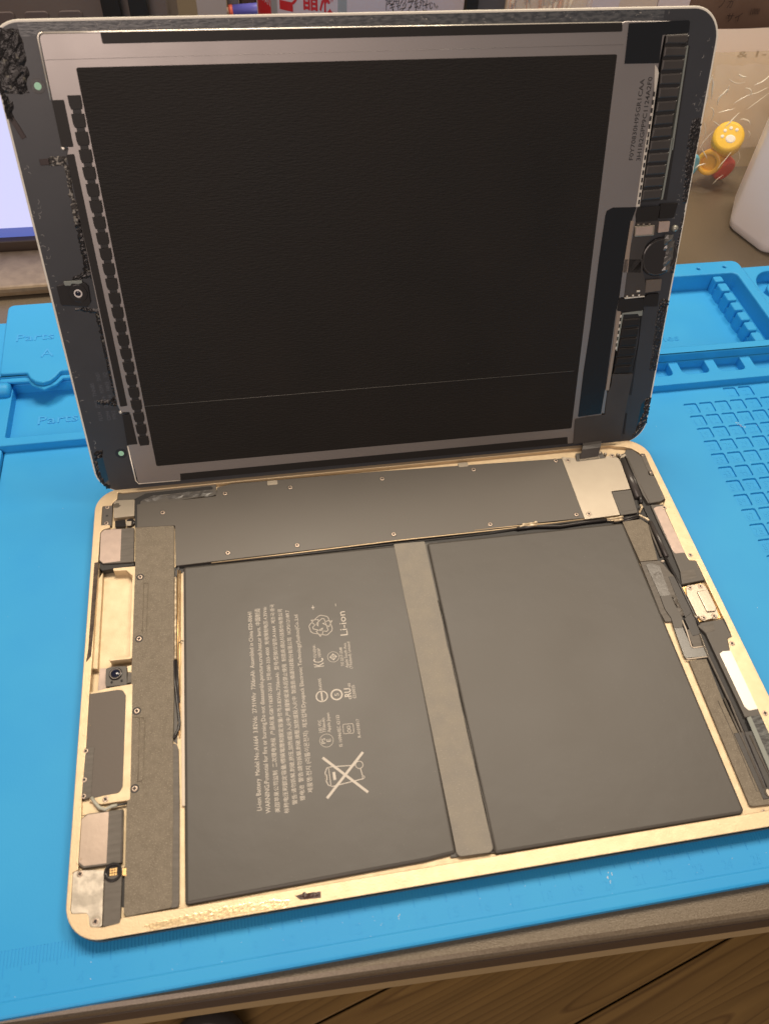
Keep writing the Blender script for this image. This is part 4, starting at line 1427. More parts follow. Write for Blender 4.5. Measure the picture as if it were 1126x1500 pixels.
# front camera
g = G()
g.prism(rnd([(3.17, 86.68), (5.91, 87.36), (12.19, 87.6), (13.31, 86.99), (13.93, 85.97), (13.57, 80.27), (11.9, 78.38), (7.62, 79.12), (3.51, 79.53), (3.16, 80.33)], 0.5, 2), 0.05, 0.9, 0.2)
fc = lp('camera_block', g, gloss_black)
g = G()
g.prism(rnd([(5.9, 88.24), (12.25, 88.2), (12.17, 87.34), (10.84, 86.99), (8.64, 87.35), (8.06, 86.63), (6.12, 86.76)], 0.2, 2), 0.5, 1.05, 0.08)
lp('camera_bracket', g, flex_edge, fc)
p = [(10.02, 83.73)][0]
g = G()
g.plate(circle(p[0], p[1], 3.2, 26), [(circle(p[0], p[1], 1.5, 24), 0.8)], 0.5, 1.3, 0.2)
lp('camera_barrel', g, gloss_black, fc)
g = G()
g.ring(p[0], p[1], 0.98, 1.45, 0.7, 1.35, 26)
lp('camera_ring', g, lens_pearl, fc)
g = G()
g.loft(circle(p[0], p[1], 1.0, 20), [(0, 0.9), (0.3, 1.1), (0.7, 1.2)], True, smooth=True)
lp('camera_lens', g, lens_glass, fc)

# --- steel panel back
W1 = 1.6
ste = [(15.68, 163.21), (202.59, 162.5), (203.96, 162.98), (226.02, 162.68), (222.41, 158.5), (218.72, 158.37), (217.89, 142.57), (218.94, 103.71), (218.35, 92.45), (217.45, 80.74), (216.97, 63.74), (216.98, 27.71), (216.34, 14.76), (204.52, 3.29), (16.66, 3.84), (15.73, 21.78), (19.1, 36.24), (15.76, 36.41), (15.07, 39.55), (16.43, 129.4), (17.29, 131.31), (15.39, 131.42)]
g = G()
g.loft(rnd(ste, [1.6] + [0.25] * 13 + [1.6] + [0.3] * 7, 4), [(0, 0.05), (0, 1.35), (0.12, 1.52), (0.25, 1.6)], True)
panel = lp('steel_panel', g, lcd_steel)
# bright folded edges
for pts in ([(16.89, 163.29), (15.88, 163.06), (15.36, 162.2), (15.16, 145.28)], [(16.89, 163.29), (34.51, 163.2), (108.19, 162.91), (202.58, 162.54)], [(15.65, 21.63), (15.89, 5.37), (16.8, 3.85), (33.64, 3.57)]):
    g = G()
    g.tube([(*p, 1.35) for p in pts], 0.3, 8)
    lp('folded_edge', g, lcd_edge, panel)
g = G()
g.tube([(*p, 1.6) for p in [(15.58, 156.16), (64.42, 156.21), (130.38, 156.23), (204.06, 156.23)]], 0.05, 6)
lp('pressed_line', g, lcd_steel, panel)
def film(name, poly, m, w0=1.55, w1=1.72, r=0.3, b=0.03, parent=None):
    g = G()
    g.prism(rnd(poly, r, 3), w0, w1, b)
    return lp(name, g, m, parent or panel)
film('backlight_film', [(24.73, 153.92), (202.35, 153.42), (203.07, 10.97), (25.24, 11.38)], sheet_black, 1.55, 1.75, 0.6)
g = G()
g.tube([(*p, 1.755) for p in [(25.2, 38.29), (75.14, 38.17), (200.87, 38.1)]], 0.1, 6)
lp('film_seam', g, material('pale fold line', (0.09, 0.085, 0.078), 0.4), panel)
film('edge_tape', [(33.9, 163.12), (202.77, 162.61), (203.18, 160.01), (33.98, 160.06)], tape_black, r=0.4)
film('edge_tape', [(34, 6.81), (201.75, 6.8), (202.24, 3.4), (33.75, 3.75)], tape_black, r=0.1)
film('edge_tape', [(15.39, 145.19), (19.16, 145.15), (19.11, 131.49), (15.37, 131.58)], tape_black, r=0.3)
film('edge_tape', [(16.32, 129.31), (18.81, 129.42), (18.86, 39.09), (16.12, 38.91)], tape_black, 1.2, 1.72, 0.4)
film('edge_tape', [(16.18, 35.39), (19.36, 35.36), (19.62, 22.15), (15.6, 22.11)], tape_black, r=0.2)
g = G()
q = [(15.69, 131.28), (15.73, 36.46)]
for p in q:
    g.loft(circle(p[0], p[1], 0.7, 12), [(0, 0.5), (0, 1.4), (0.3, 1.7)], True, smooth=True)
lp('steel_tab', g, lcd_edge, panel)
# chain of small black pads
ctr_top = [139, 165, 192, 218.6, 244.6, 269, 294.6, 318, 341.3, 364, 386.6, 408.6, 429, 450.6, 471, 491, 511, 530.6, 550, 568.6, 587, 605, 622.6, 639]
P0, P1 = [(22.45, 146.36), (22.28, 21.64)]
ax = (Vector(P1) - Vector(P0)).normalized()
NCH = 24
tot = (Vector(P1) - Vector(P0)).length
pit = tot / (NCH - 0.28)
ux = Vector((-ax.y, ax.x))
for k in range(NCH):
    g = G()
    a = Vector(P0) + ax * (pit * k)
    ln = pit * 0.76
    hw = 2.0
    q = [a + ux * hw, a - ux * hw, a - ux * (hw - 0.02) + ax * ln * .7, a - ux * (hw - 0.32) + ax * ln, a + ux * (hw - 0.32) + ax * ln, a + ux * (hw - 0.02) + ax * ln * .7]
    g.prism([tuple(p) for p in q], 1.55, 2.05, 0.12)
    lp('flex_pad', g, tape_black, panel)
    if k < NCH - 1:
        g = G()
        b0 = a + ax * (ln + 0.02)
        b1 = a + ax * (pit - 0.02)
        g.prism([tuple(p) for p in (b0 + ux * 1.3, b0 - ux * 1.3, b1 - ux * 1.3, b1 + ux * 1.3)], 1.55, 1.75, 0.03)
        lp('flex_neck', g, deep_black, panel)
# serial lettering on the steel
for body, (p0, p1), h in (('F0Y70830H95GR1CAA', [(213.57, 119.57), (213.66, 145.74)], 2.25), ('3H1R2GPP9C1124A2F0', [(216.55, 119.22), (216.5, 146.29)], 2.25)):
    g = G()
    lettering(g, body, p0, p1, h, 1.615, bold=0.012)
    lp('printed_line', g, ink_black, panel)

# --- right hand strip of circuits
film('corner_film', [(205.06, 162.38), (226.39, 162.91), (227, 162.38), (227.31, 159.34), (217.83, 158.73), (218.07, 150.37), (205.4, 150.49)], tape_navy, 1.5, 1.75, 0.2)
chipL = [(219.08, 158.97), (219.13, 155.58), (219.14, 151.66), (219.09, 147.45), (219.45, 143.16), (219.57, 138.83), (219.56, 134.43), (219.48, 130.32), (219.39, 126.13)]
chipR = [(226.99, 159.16), (227.37, 155.4), (227.27, 151.66), (227.1, 147.52), (227.09, 143.17), (227.11, 138.98), (226.79, 134.69), (226.83, 130.56), (227.08, 126.42)]
chipL += [(219.28, 121.85), (219.3, 117.72), (219.25, 113.55), (219.28, 109.25), (219.27, 104.65)]
chipR += [(227.33, 122.03), (226.99, 117.89), (227.07, 113.68), (227.02, 109.37), (226.75, 104.94)]
g = G()
g.prism(chipL + chipR[::-1], 0.3, 1.66, 0)
lp('flex_base', g, deep_black)
for k in range(len(chipL) - 1):
    g = G()
    a, b, c, d = Vector(chipL[k]), Vector(chipR[k]), Vector(chipR[k + 1]), Vector(chipL[k + 1])
    s0, s1 = 0.06, 0.86
    q = [a.lerp(d, s0), b.lerp(c, s0), b.lerp(c, s1), a.lerp(d, s1)]
    g.loft([tuple(p) for p in q], [(0, 1.4), (0, 1.72), (0.18, 1.95), (0.55, 2.12)], True)
    lp('flex_fold', g, flex_black)
film('side_rail', [(227.31, 155.41), (227.89, 155.4), (228.71, 122.35), (227.82, 122.39)], flex_edge, 0.3, 1.7, 0.05, parent=lid)
film('side_rail', [(227.4, 126.36), (228.29, 126.33), (228.03, 105.29), (227.35, 104.99)], flex_edge, 0.3, 1.7, 0.05, parent=lid)
film('dark_gutter', [(229.17, 155.12), (227.82, 155.55), (228.93, 104.82), (230.37, 104.51)], deep_black, 0.05, 0.4, 0.05, parent=lid)
film('shield_rail', [(216.73, 150), (217.9, 148.73), (218.54, 147.47), (218.56, 141.87), (218.9, 122.74), (217.65, 122.79), (217.87, 141.88)], lcd_edge, 1.5, 1.75, 0.05)
film('shield_rail', [(217.56, 127.33), (218.61, 127.29), (219.09, 103.11), (217.63, 103.11)], lcd_edge, 1.5, 1.75, 0.05)
q = [(217.93, 140.89), (218.49, 104.77)]
for k in range(15):
    t = k / 14
    x, y = q[0][0] + (q[1][0] - q[0][0]) * t, q[0][1] + (q[1][1] - q[0][1]) * t
    g = G()
    d = (Vector(q[1]) - Vector(q[0])).normalized()
    n = Vector((-d.y, d.x))
    c = Vector((x, y))
    g.prism([tuple(p) for p in (c - d * .8 - n * .35, c + d * .8 - n * .35, c + d * .8 + n * .35, c - d * .8 + n * .35)], 1.7, 1.78, 0.0)
    lp('comb_slot', g, ink_black)
lrough('torn_edge', [(222.23, 158.64), (224.56, 157.8), (227.26, 158.41), (227.65, 155.72), (224.99, 155.65), (223.08, 156.89)], 0.6, 0.7, 61, gloss_black, 1.3)
# black film of the lower right, rounded corner
film('lower_film', [(217.92, 102.97), (208.41, 103.27), (206.05, 102.16), (205.75, 100.45), (205.51, 84.15), (205.65, 56.6), (205.21, 37.25), (205.42, 16.21), (216, 16.84), (216.34, 27.5), (215.86, 63.01), (216.35, 68.31), (217.25, 83.44), (216.7, 97.89)], tape_navy, 1.5, 1.70, 0.5)
film('film_bridge', [(218.24, 102.75), (227.29, 102.96), (227.19, 97.55), (218.59, 97.43), (217.94, 100.19)], tape_black, 1.5, 1.95, 0.3)
film('film_bridge', [(227.66, 103.42), (234.83, 103.56), (234.06, 98.11), (228.1, 98.08)], tape_black, 0.3, 1.2, 0.3, parent=lid)
film('steel_rib', [(216.29, 97.95), (217.66, 97.88), (217.62, 92.14), (218.19, 78.28), (216.08, 78.41), (216.21, 90.5)], material('tan steel rib', (0.42, 0.33, 0.26), 0.4, 0.6), 1.4, 1.85, 0.1)
film('steel_rib', [(216.01, 83.56), (217.73, 83.46), (217.93, 76.32), (218.24, 68.43), (216.28, 68.56)], lcd_steel, 1.4, 1.85, 0.1)
film('steel_rib', [(216.18, 62.95), (218, 62.56), (217.88, 46.71), (217.88, 27.76), (216.41, 27.89), (216.68, 48)], material('tan steel rib', (0.42, 0.33, 0.26), 0.4, 0.6), 1.4, 1.85, 0.1)
film('steel_rib', [(216.11, 28.44), (217.24, 27.19), (217.37, 16.81), (215.85, 17.17)], lcd_steel, 1.4, 1.75, 0.1)
g = G()
g.prism(rnd([(218.3, 96.02), (226.19, 96.04), (226.52, 92.18), (218.69, 92.1)], 0.2, 2), 1.2, 2.3, 0.15)
g2 = lp('connector', g, silver)
g = G()
g.prism(rnd([(218.78, 95.58), (225.44, 95.63), (225.66, 92.76), (218.96, 92.73)], 0.15, 2), 2.2, 2.36, 0.02)
lp('connector_face', g, pad_mauve, g2)
g = G()
for k in range(3):
    p = [(219.43, 96.53), (221.65, 96.51), (224.07, 96.49)][k]
    g.box(p[0] - 0.35, p[1] - 0.25, 1.2, p[0] + 0.35, p[1] + 0.25, 2.2, 0.05)
lp('solder_leg', g, silver, g2)
film('connector_flex', [(217.8, 97.03), (218.6, 97.33), (227.26, 97.54), (228.08, 97.16), (227.49, 92.27), (226.1, 91.66), (224.32, 89.01), (223.28, 84.18), (224.01, 77.73), (218.57, 78.26), (217.43, 92.15)], flex_black, 1.0, 1.5, 0.3, parent=lid)
film('button_flex', [(217.69, 83.38), (223.81, 83.01), (224.56, 78.69), (226.82, 73.47), (227.34, 68.27), (218.55, 68.5), (218.08, 76.22)], flex_black, 1.0, 1.5, 0.3, parent=lid)
film('sensor_plate', [(228.12, 96.92), (232.6, 96.92), (232.76, 93.18), (228.42, 92.91)], pad_mauve, 0.3, 1.6, 0.2, parent=lid)
film('sensor_plate', [(226.89, 74.47), (233.45, 74.59), (233.73, 69.98), (227.18, 69.49)], material('taupe plate', (0.15, 0.125, 0.105), 0.4, 0.3, bump=(700, 0.2)), 0.3, 1.6, 0.2, parent=lid)
p = [(235.7, 93.89)][0]
g = G()
g.loft(circle(p[0], p[1], 1.3, 16), [(0, 0.05), (0, 0.8), (0.4, 1.3), (0.9, 1.5)], True, smooth=True)
lp('solder_blob', g, material('dull solder', (0.33, 0.33, 0.28), 0.35, 0.5))
# home button
hb = [(230.47, 83.31)][0]
g = G()
g.loft(circle(hb[0] + 0.6, hb[1], 7.6, 40), [(0, 0.05), (0, 0.7), (0.3, 1.1), (1.0, 1.3)], True, smooth=True)
lp('home_button', g, gloss_black)
g = G()
g.ring(hb[0] + 0.6, hb[1], 6.6, 6.9, 1.0, 1.34, 44)
lp('button_ring', g, flex_black)
g = G()
g.rough([(231.72, 90.1), (234.2, 91), (236.04, 87.42), (236.57, 82.8), (236.06, 77.44), (233.71, 77.59), (234.03, 84.02)], 1.2, 0.6, 1.2, 71)
lp('peeling_film', g, material('cloudy peeling film', (0.075, 0.072, 0.066), 0.18, spec=0.8))
film('contact_bar', [(218.55, 68.15), (227, 68.31), (227.14, 67.93), (218.7, 67.69)], lcd_edge, 1.0, 2.0, 0.05, parent=lid)
g = G()
for p in [(219.53, 68.56), (222.01, 68.76), (224.54, 68.77), (223.67, 70.42), (224.33, 70.45)]:
    g.box(p[0] - 0.35, p[1] - 0.3, 1.2, p[0] + 0.35, p[1] + 0.3, 2.1, 0.08)
lp('solder_leg', g, lcd_edge)
film('film_bridge', [(216.34, 68.19), (218.36, 67.68), (226.8, 67.21), (226.89, 62.19), (218.21, 62.43), (216.16, 63.07)], tape_black, 1.5, 1.95, 0.2)
film('film_bridge', [(228.7, 68.64), (233.5, 68.69), (233.77, 63.41), (227.82, 63.64), (227.65, 62.33), (227.05, 62.37), (227.18, 67.26)], tape_black, 0.3, 1.4, 0.2, parent=lid)
# lower run of flex folds
film('board_edge', [(218.62, 61.83), (227.25, 62.35), (227.48, 60.13), (226.07, 60.08), (225.43, 61.04), (219.19, 61.18), (218.88, 45.42), (218.21, 45.88)], flex_edge, 1.3, 1.85, 0.05, parent=lid)
fl = [(219.41, 59.3), (219.36, 55.17), (219.37, 51.03), (219.37, 46.91), (219.22, 42.7), (219.07, 38.92), (218.67, 34.58), (218.89, 30.38)]
frr = [(226.79, 59.33), (226.9, 55.19), (226.8, 51.08), (226.8, 46.79), (227, 42.67), (226.27, 38.73), (226.24, 34.93), (227.51, 30.21)]
g = G()
g.prism([(219.36, 61.26), (226.86, 61.11), (227.2, 45), (227.9, 29.66), (218.83, 29.41), (219.02, 45.66)], 0.3, 1.4, 0)
lp('flex_base', g, deep_black)
for k in range(len(fl) - 1):
    g = G()
    a, b, c, d = Vector(fl[k]), Vector(frr[k]), Vector(frr[k + 1]), Vector(fl[k + 1])
    q = [a.lerp(d, 0.06), b.lerp(c, 0.06), b.lerp(c, 0.86), a.lerp(d, 0.86)]
    g.loft([tuple(p) for p in q], [(0, 1.3), (0, 1.6), (0.18, 1.82), (0.5, 1.95)], True)
    lp('flex_fold', g, tape_black)
film('dark_gutter', [(228.57, 62.78), (228.21, 60.33), (229.45, 23.99), (227.96, 24.13), (228.63, 48.56), (227.61, 60.37)], deep_black, 0.05, 0.5, 0.05, parent=lid)
q = [(218.12, 60.54), (218.17, 46.88)]
for k in range(6):
    t = k / 5
    c = Vector((q[0][0] + (q[1][0] - q[0][0]) * t, q[0][1] + (q[1][1] - q[0][1]) * t))
    g = G()
    g.box(c.x - 0.3, c.y - 0.55, 1.6, c.x + 0.3, c.y + 0.55, 1.98, 0.04)
    lp('solder_leg', g, lcd_edge)
# flex plate and ribbon running down into the housing
film('flex_plate', [(204.15, 15.41), (209.69, 16.06), (217.62, 16.26), (217.35, 26.16), (218.46, 30.3), (218.33, 35.32), (227.67, 34.52), (227.33, 26.54), (226.98, 13.05), (226.83, 3.67), (219.08, 3.23), (204.81, 3.1)], flex_black, 1.3, 2.0, 0.4, parent=lid)
film('dark_gutter', [(228.35, 15.31), (229.03, 15.03), (229.38, 4.84), (228.54, 4.7)], deep_black, 0.05, 0.3, 0.05, parent=lid)
g = G()
q = [(209.33, 3.13), (218.08, 3.6)]
nn = (0, 0, 1)
# ribbon curls out over the rim and down to the socket
rl = bpy.data.objects
Rm = Matrix.Rotation(LA, 3, 'X')
def lid_to_base(u, v, w):
    p = Rm @ Vector((u, v, w))
    return Vector((p.x + 1.0898, p.y - 1.0917, p.z + 5.0977 - 6.1))
def base_to_lid(x, y, z):
    p = Vector((x - 1.0898, y + 1.0917, z + 6.1 - 5.0977))
    return Rm.transposed() @ p
e0, e1 = [(207.47, -8.49), (216.04, -8.04)]
a0, a1 = lid_to_base(*q[0], 1.7), lid_to_base(*q[1], 1.7)
rows = []
for t, lift in ((0, 0), (0.25, 0.9), (0.5, 1.0), (0.75, 0.5), (1.0, 0.0)):
    p = a0.lerp(Vector((*e0, -0.15)), t) + Vector((0, -0.3 * lift, lift))
    r = a1.lerp(Vector((*e1, -0.15)), t) + Vector((0, -0.3 * lift, lift))
    rows.append((p, r))
vs, fs = [], []
for p, r in rows:
    vs += [tuple(base_to_lid(*p)), tuple(base_to_lid(*r))]
n = len(rows)
for p, r in rows:
    vs += [tuple(base_to_lid(*(p + Vector((0, 0.25, -0.25))))), tuple(base_to_lid(*(r + Vector((0, 0.25, -0.25)))))]
for k in range(n - 1):
    fs.append((2 * k, 2 * k + 2, 2 * k + 3, 2 * k + 1))
    fs.append((2 * n + 2 * k, 2 * n + 2 * k + 1, 2 * n + 2 * k + 3, 2 * n + 2 * k + 2))
    fs.append((2 * k, 2 * n + 2 * k, 2 * n + 2 * k + 2, 2 * k + 2))
    fs.append((2 * k + 1, 2 * k + 3, 2 * n + 2 * k + 3, 2 * n + 2 * k + 1))
g.add(vs, fs, 0, False)
lp('ribbon_cable', g, flex_black)

# ================================================================== background things on the desk
# lit screen on its bronze stand, far left
scr = thing('small_monitor', 'small lit screen with pale lavender page and blue bar, far left', 'monitor', (-80, 180, -3.5))
FZ = Frame(-80, 180, -3.5)
bronze = material('bronze stand', (0.25, 0.19, 0.12), 0.38, 0.5, bump=(1500, 0.25), vary=(240, 0.7, (0.31, 0.24, 0.155)))
g = G()
pts = [(-200, 148.0), (-60, 145.6), (-33, 146.2), (20, 148.5), (20, 180), (-200, 180)]
g.loft(rnd(pts, 2), [(0.8, -2.2), (0.2, -1.6), (0, 0.5), (0.4, 2.2), (1.2, 2.9), (2.4, 3.1)], True, True)
obj('stand_base', g, bronze, scr, FZ)
g = G()
g.box(-190, 180, -3.4, 15, 184.6, 8.2, 0.5)
obj('screen_bezel', g, desk_edge, scr, FZ)
g = G()
g.prism(rect(-180, -10, 5, -2), 0, 1, 0.2)
lav = material('lit page', (0.1, 0.1, 0.1), 0.3, emit=((0.66, 0.66, 0.98), 0.98))
blu = material('lit blue bar', (0.05, 0.05, 0.1), 0.3, emit=((0.10, 0.14, 0.46), 0.95))
g = G()
g.box(-186, 185, 3, 6, 190, 92, 0.5)
obj('screen_back', g, desk_edge, scr, FZ)
g = G()
g.prism(rect(-184, 13.6, 2, 90), 0, 0.6, 0)
pg = obj('screen_page', g, lav, scr, Frame(0, 0, 0))
pg.location = FZ((0, 184.9, 0))
pg.rotation_euler = (math.pi / 2, 0, 0)
g = G()
g.prism(rect(-184, 5.0, 2, 13.4), 0, 0.6, 0)
tb = obj('task_bar', g, blu, scr, Frame(0, 0, 0))
tb.location = FZ((0, 184.9, 0))
tb.rotation_euler = (math.pi / 2, 0, 0)

# bottle with red lettering
cxb, cyb, rxb, ryb = 148.0, 262.0, 57.5, 33.0
bottle = thing('cleaner_bottle', 'white cleaner bottle with red Japanese lettering behind the tablet screen', 'bottle', (cxb, cyb, -3.5))
white_pl = material('white bottle plastic', (0.60, 0.56, 0.58), 0.35)
lab_white = material('lavender white label', (0.58, 0.50, 0.54), 0.45)
lab_grey = material('silver grey label', (0.36, 0.35, 0.35), 0.4, 0.2)
lab_red = material('red print', (0.55, 0.02, 0.025), 0.45)
g = G()
g.loft(circle(0, 0, rxb, 48, ryb), [(3, 0), (0, 4), (0, 120), (6, 132), (22, 140), (30, 143)], True, True, smooth=True)
obj('bottle_body', g, white_pl, bottle)
g = G()
g.loft(circle(0, 0, 16, 30), [(0, 143), (0, 172), (1, 174)], True, smooth=True)
obj('cap', g, lab_red, bottle)
def wrap(dx, off):
    dx = max(-rxb * 0.999, min(rxb * 0.999, dx))
    return -(ryb + off) * math.sqrt(max(0, 1 - (dx / (rxb + off)) ** 2))
def band(x0, x1, z0, z1, off, m, name='label_panel'):
    g = G()
    n = 16
    vs, fs = [], []
    for k in range(n + 1):
        x = x0 + (x1 - x0) * k / n
        vs += [(x, wrap(x, off), z0), (x, wrap(x, off), z1)]
    for k in range(n):
        fs.append((2 * k, 2 * k + 2, 2 * k + 3, 2 * k + 1))
    g.add(vs, fs, 0, True)
    return obj(name, g, m, bottle)
def wtext(body, x0, x1, z, size, m, off=0.5, slope=0.0):
    vs, fs = glyphs(body, 0.022 if m is lab_red else 0.0)
    a, b = min(v[0] for v in vs), max(v[0] for v in vs)
    k = (x1 - x0) / (b - a)
    g = G()
    out = []
    for v in vs:
        x = x0 + (v[0] - a) * k
        out.append((x, wrap(x, off), z + v[1] * size + slope * (x - x0)))
    g.add(out, fs)
    return obj('printed_word', g, m, bottle)
VB = lambda p: (p[0] - cxb, p[1] + 6.1 + 3.5)
lx = [VB(p) for p in [(92.71, 94.34), (97.22, 94.27), (100.35, 94.22), (130.64, 93.71), (135.27, 93.64), (201.43, 92.54)]]
band(-57.2, lx[1][0], 20, 118, 0.2, lab_red)
band(lx[1][0], lx[2][0], 20, 118, 0.22, lab_grey)
band(lx[2][0], lx[3][0], 20, 118, 0.2, lab_white)
band(lx[3][0], lx[4][0], 20, 118, 0.2, lab_grey)
band(lx[4][0], 56, 20, 118, 0.25, lab_white)
tp = [VB(p) for p in [(100.95, 95.24), (106.16, 95.15), (106.78, 93.58), (111.67, 93.49), (113.38, 92.2), (120.43, 92.08), (121.14, 91.91), (128.95, 91.77), (101.56, 93.98), (108.08, 91.66)]]
wtext('タ', tp[0][0], tp[1][0], tp[0][1], 10.5, lab_red)
wtext('ソ', tp[2][0], tp[3][0], tp[2][1], 10.5, lab_red)
wtext('晶', tp[4][0], tp[5][0], tp[4][1] + 0.6, 12.5, lab_red)
wtext('液', tp[6][0], tp[7][0], tp[6][1] + 0.8, 12.5, lab_red)
band(tp[8][0], tp[9][0], tp[9][1] - 2, tp[8][1], 0.5, lab_red, 'red_mark')
jp = [VB(p) for p in [(91.81, 92.6), (96.53, 89.98)]]
wtext('JAPAN', -56.5, lx[1][0] - 0.3, jp[0][1] - 1.5, 5.0, lab_white, 0.45, -0.35)
tx = [VB(p) for p in [(155.18, 95.65), (170.7, 95.4), (155.66, 92.79), (181.54, 92.34), (159.41, 90.15), (185.12, 89.68)]]
wtext('使用方法', tx[0][0], tx[1][0], tx[0][1], 4.2, ink_black)
wtext('1.キャップを外し、', tx[2][0], tx[3][0], tx[2][1] - 0.2, 4.4, ink_black, 0.5, 0.03)
wtext('してください。', tx[4][0], tx[5][0], tx[4][1], 4.2, ink_black, 0.5, 0.03)

def block(name, label, cat, poly, z0, z1, m, b=1.0, group=None):
    xs = [p[0] for p in poly]
    ys = [p[1] for p in poly]
    c = (sum(xs) / len(xs), sum(ys) / len(ys), z0)
    t = thing(name, label, cat, c, group=group)
    return t, Frame(*c)

# grey organiser with openings (top left)
org, FO = block('organiser_box', 'dim brown grey organiser with rows of square openings, top left', 'organiser', rect(-160, 330, 30, 420), -3.5, 90, None)
org_m = material('brown grey case', (0.155, 0.125, 0.115), 0.6, bump=(300, 0.1), vary=(30, 0.6, (0.175, 0.145, 0.13)))
g = G()
g.box(-160, 300, -3.5, 40, 420, 84, 1.5)
obj('case_body', g, org_m, org, FO)
# key-like caps on the front face and black openings
for k in range(8):
    x = -150 + 18.5 * k
    g = G()
    g.prism(rnd(rect(x, 60, x + 13, 76), 2), 0, 1.2, 0.4)
    o = obj('drawer_front', g, material('case drawer', (0.135, 0.108, 0.102), 0.6), org)
    o.location = FO((0, 300, 0))
    o.rotation_euler = (math.pi / 2, 0, 0)
tw, FT = block('dark_gap_slab', 'two black slabs side by side standing in for dark gaps, top left', 'dark slab', rect(10, 290, 40, 300), -3.5, 80, None)  # black slabs added where dark gaps show beside the organiser
q = [(4.78, 76.56), (14.9, 77.08), (15.43, 69.12), (4.78, 68.62), (19.8, 77.35), (29.98, 77.88), (30.67, 69.55), (19.19, 69.05)]
g = G()
for k in range(2):
    p = q[4 * k:4 * k + 4]
    g.prism(rnd([(p[3][0], -20), (p[2][0], -20), (p[1][0], p[1][1] + 9), (p[0][0], p[0][1] + 8)], 1.0), 0, 5, 0.5)
o = obj('gap_slab_face', g, deep_black, tw)
o.location = FT((0, 297, 6.1))
o.rotation_euler = (math.pi / 2, 0, 0)
t, F_ = block('white_case', 'narrow white case between black slabs and brown box, top', 'case', rect(52, 290, 72, 340), -3.5, 80, None)
q = [(36.6, 77.09), (40.2, 80.45), (46.95, 80.35), (45.79, 68.57), (39.67, 68.68)]
g = G()
g.prism(rnd([(55, -9), (69, -9), (70.5, 92), (53, 92)], 1), 0, 40, 0.6)
o = obj('case_shell', g, material('pale warm white plastic', (0.46, 0.41, 0.39), 0.5), t)
o.location = F_((4, 332, 6.1))
o.rotation_euler = (math.pi / 2, 0, 0)
g = G()
g.prism(rnd([(70.8, -9), (77, -9), (77.5, 88), (71, 88)], 1), 0, 30, 0.6)
o = obj('case_spine', g, material('grey plastic spine', (0.16, 0.15, 0.14), 0.5), t)
o.location = F_((4, 331, 6.1))
o.rotation_euler = (math.pi / 2, 0, 0)
t, F_ = block('brown_box', 'dark brown cardboard box beside the blue roll, top', 'box', rect(80, 300, 106, 350), -3.5, 90, None)
g = G()
g.box(82.6, 306, -3.5, 99, 350, 96, 0.8)
obj('box_body', g, material('dark brown card', (0.075, 0.042, 0.026), 0.7, bump=(200, 0.3, (1, 1, 6))), t, F_)
g = G()
g.box(83.5, 305.2, 40, 91, 305.9, 92, 0.1)
obj('box_flap', g, material('brown card flap', (0.09, 0.052, 0.033), 0.7), t, F_)
t, F_ = block('blue_roll', 'dark blue roll with a red and white end, left of the bottle', 'roll', rect(100, 290, 160, 310), 60, 90, None)
qa = [(77.56, 68.28), (97.17, 69.75), (75.67, 69.03)]
zr = qa[0][1] + 6.1
g = G()
g.tube([(qa[0][0], 300, zr - 1), (qa[0][0] + 30, 298, zr + 1.2)], 3.9, 18)
obj('roll_body', g, material('blue violet wrap', (0.10, 0.10, 0.42), 0.4, bump=(200, 0.3)), t, F_)
g = G()
g.tube([(qa[0][0] - 2.2, 300, zr - 1.2), (qa[0][0] + 0.2, 300, zr - 1)], 4.0, 18)
obj('roll_end', g, material('red roll end', (0.55, 0.10, 0.06), 0.5), t, F_)
g = G()
g.tube([(qa[0][0] - 3.6, 299.6, zr - 0.8), (qa[0][0] - 2.1, 299.8, zr - 0.8)], 2.6, 14)
obj('roll_tip', g, material('cream roll tip', (0.70, 0.55, 0.42), 0.5), t, F_)
t, F_ = block('navy_box', 'navy blue box carrying the blue roll, left of the bottle', 'box', rect(100, 310, 150, 350), -3.5, 90, None)
g = G()
g.box(105.5, 305.5, -3.5, 150, 350, 112, 0.8)
obj('box_body', g, material('navy card', (0.018, 0.018, 0.12), 0.5), t, F_)
g = G()
g.box(105.8, 294.5, -3.5, 150, 305.3, zr - 5.2, 0.8)
obj('box_step', g, material('navy card', (0.018, 0.018, 0.12), 0.5), t, F_)
# dark camera-like thing right of the bottle
t, F_ = block('black_case', 'black case with grey side right of the bottle', 'case', rect(215, 290, 250, 320), -3.5, 90, None)
q = [(218.63, 71.33), (223.7, 71.25), (241.59, 70.95)]
g = G()
g.box(q[0][0] - 3, 290, -3.5, q[1][0] - 1, 330, 99, 2)
obj('case_body', g, deep_black, t, F_)
g = G()
g.box(q[1][0] - 0.5, 292, -3.5, q[2][0], 330, 101, 1)
obj('case_side', g, material('grey case side', (0.10, 0.095, 0.10), 0.5), t, F_)
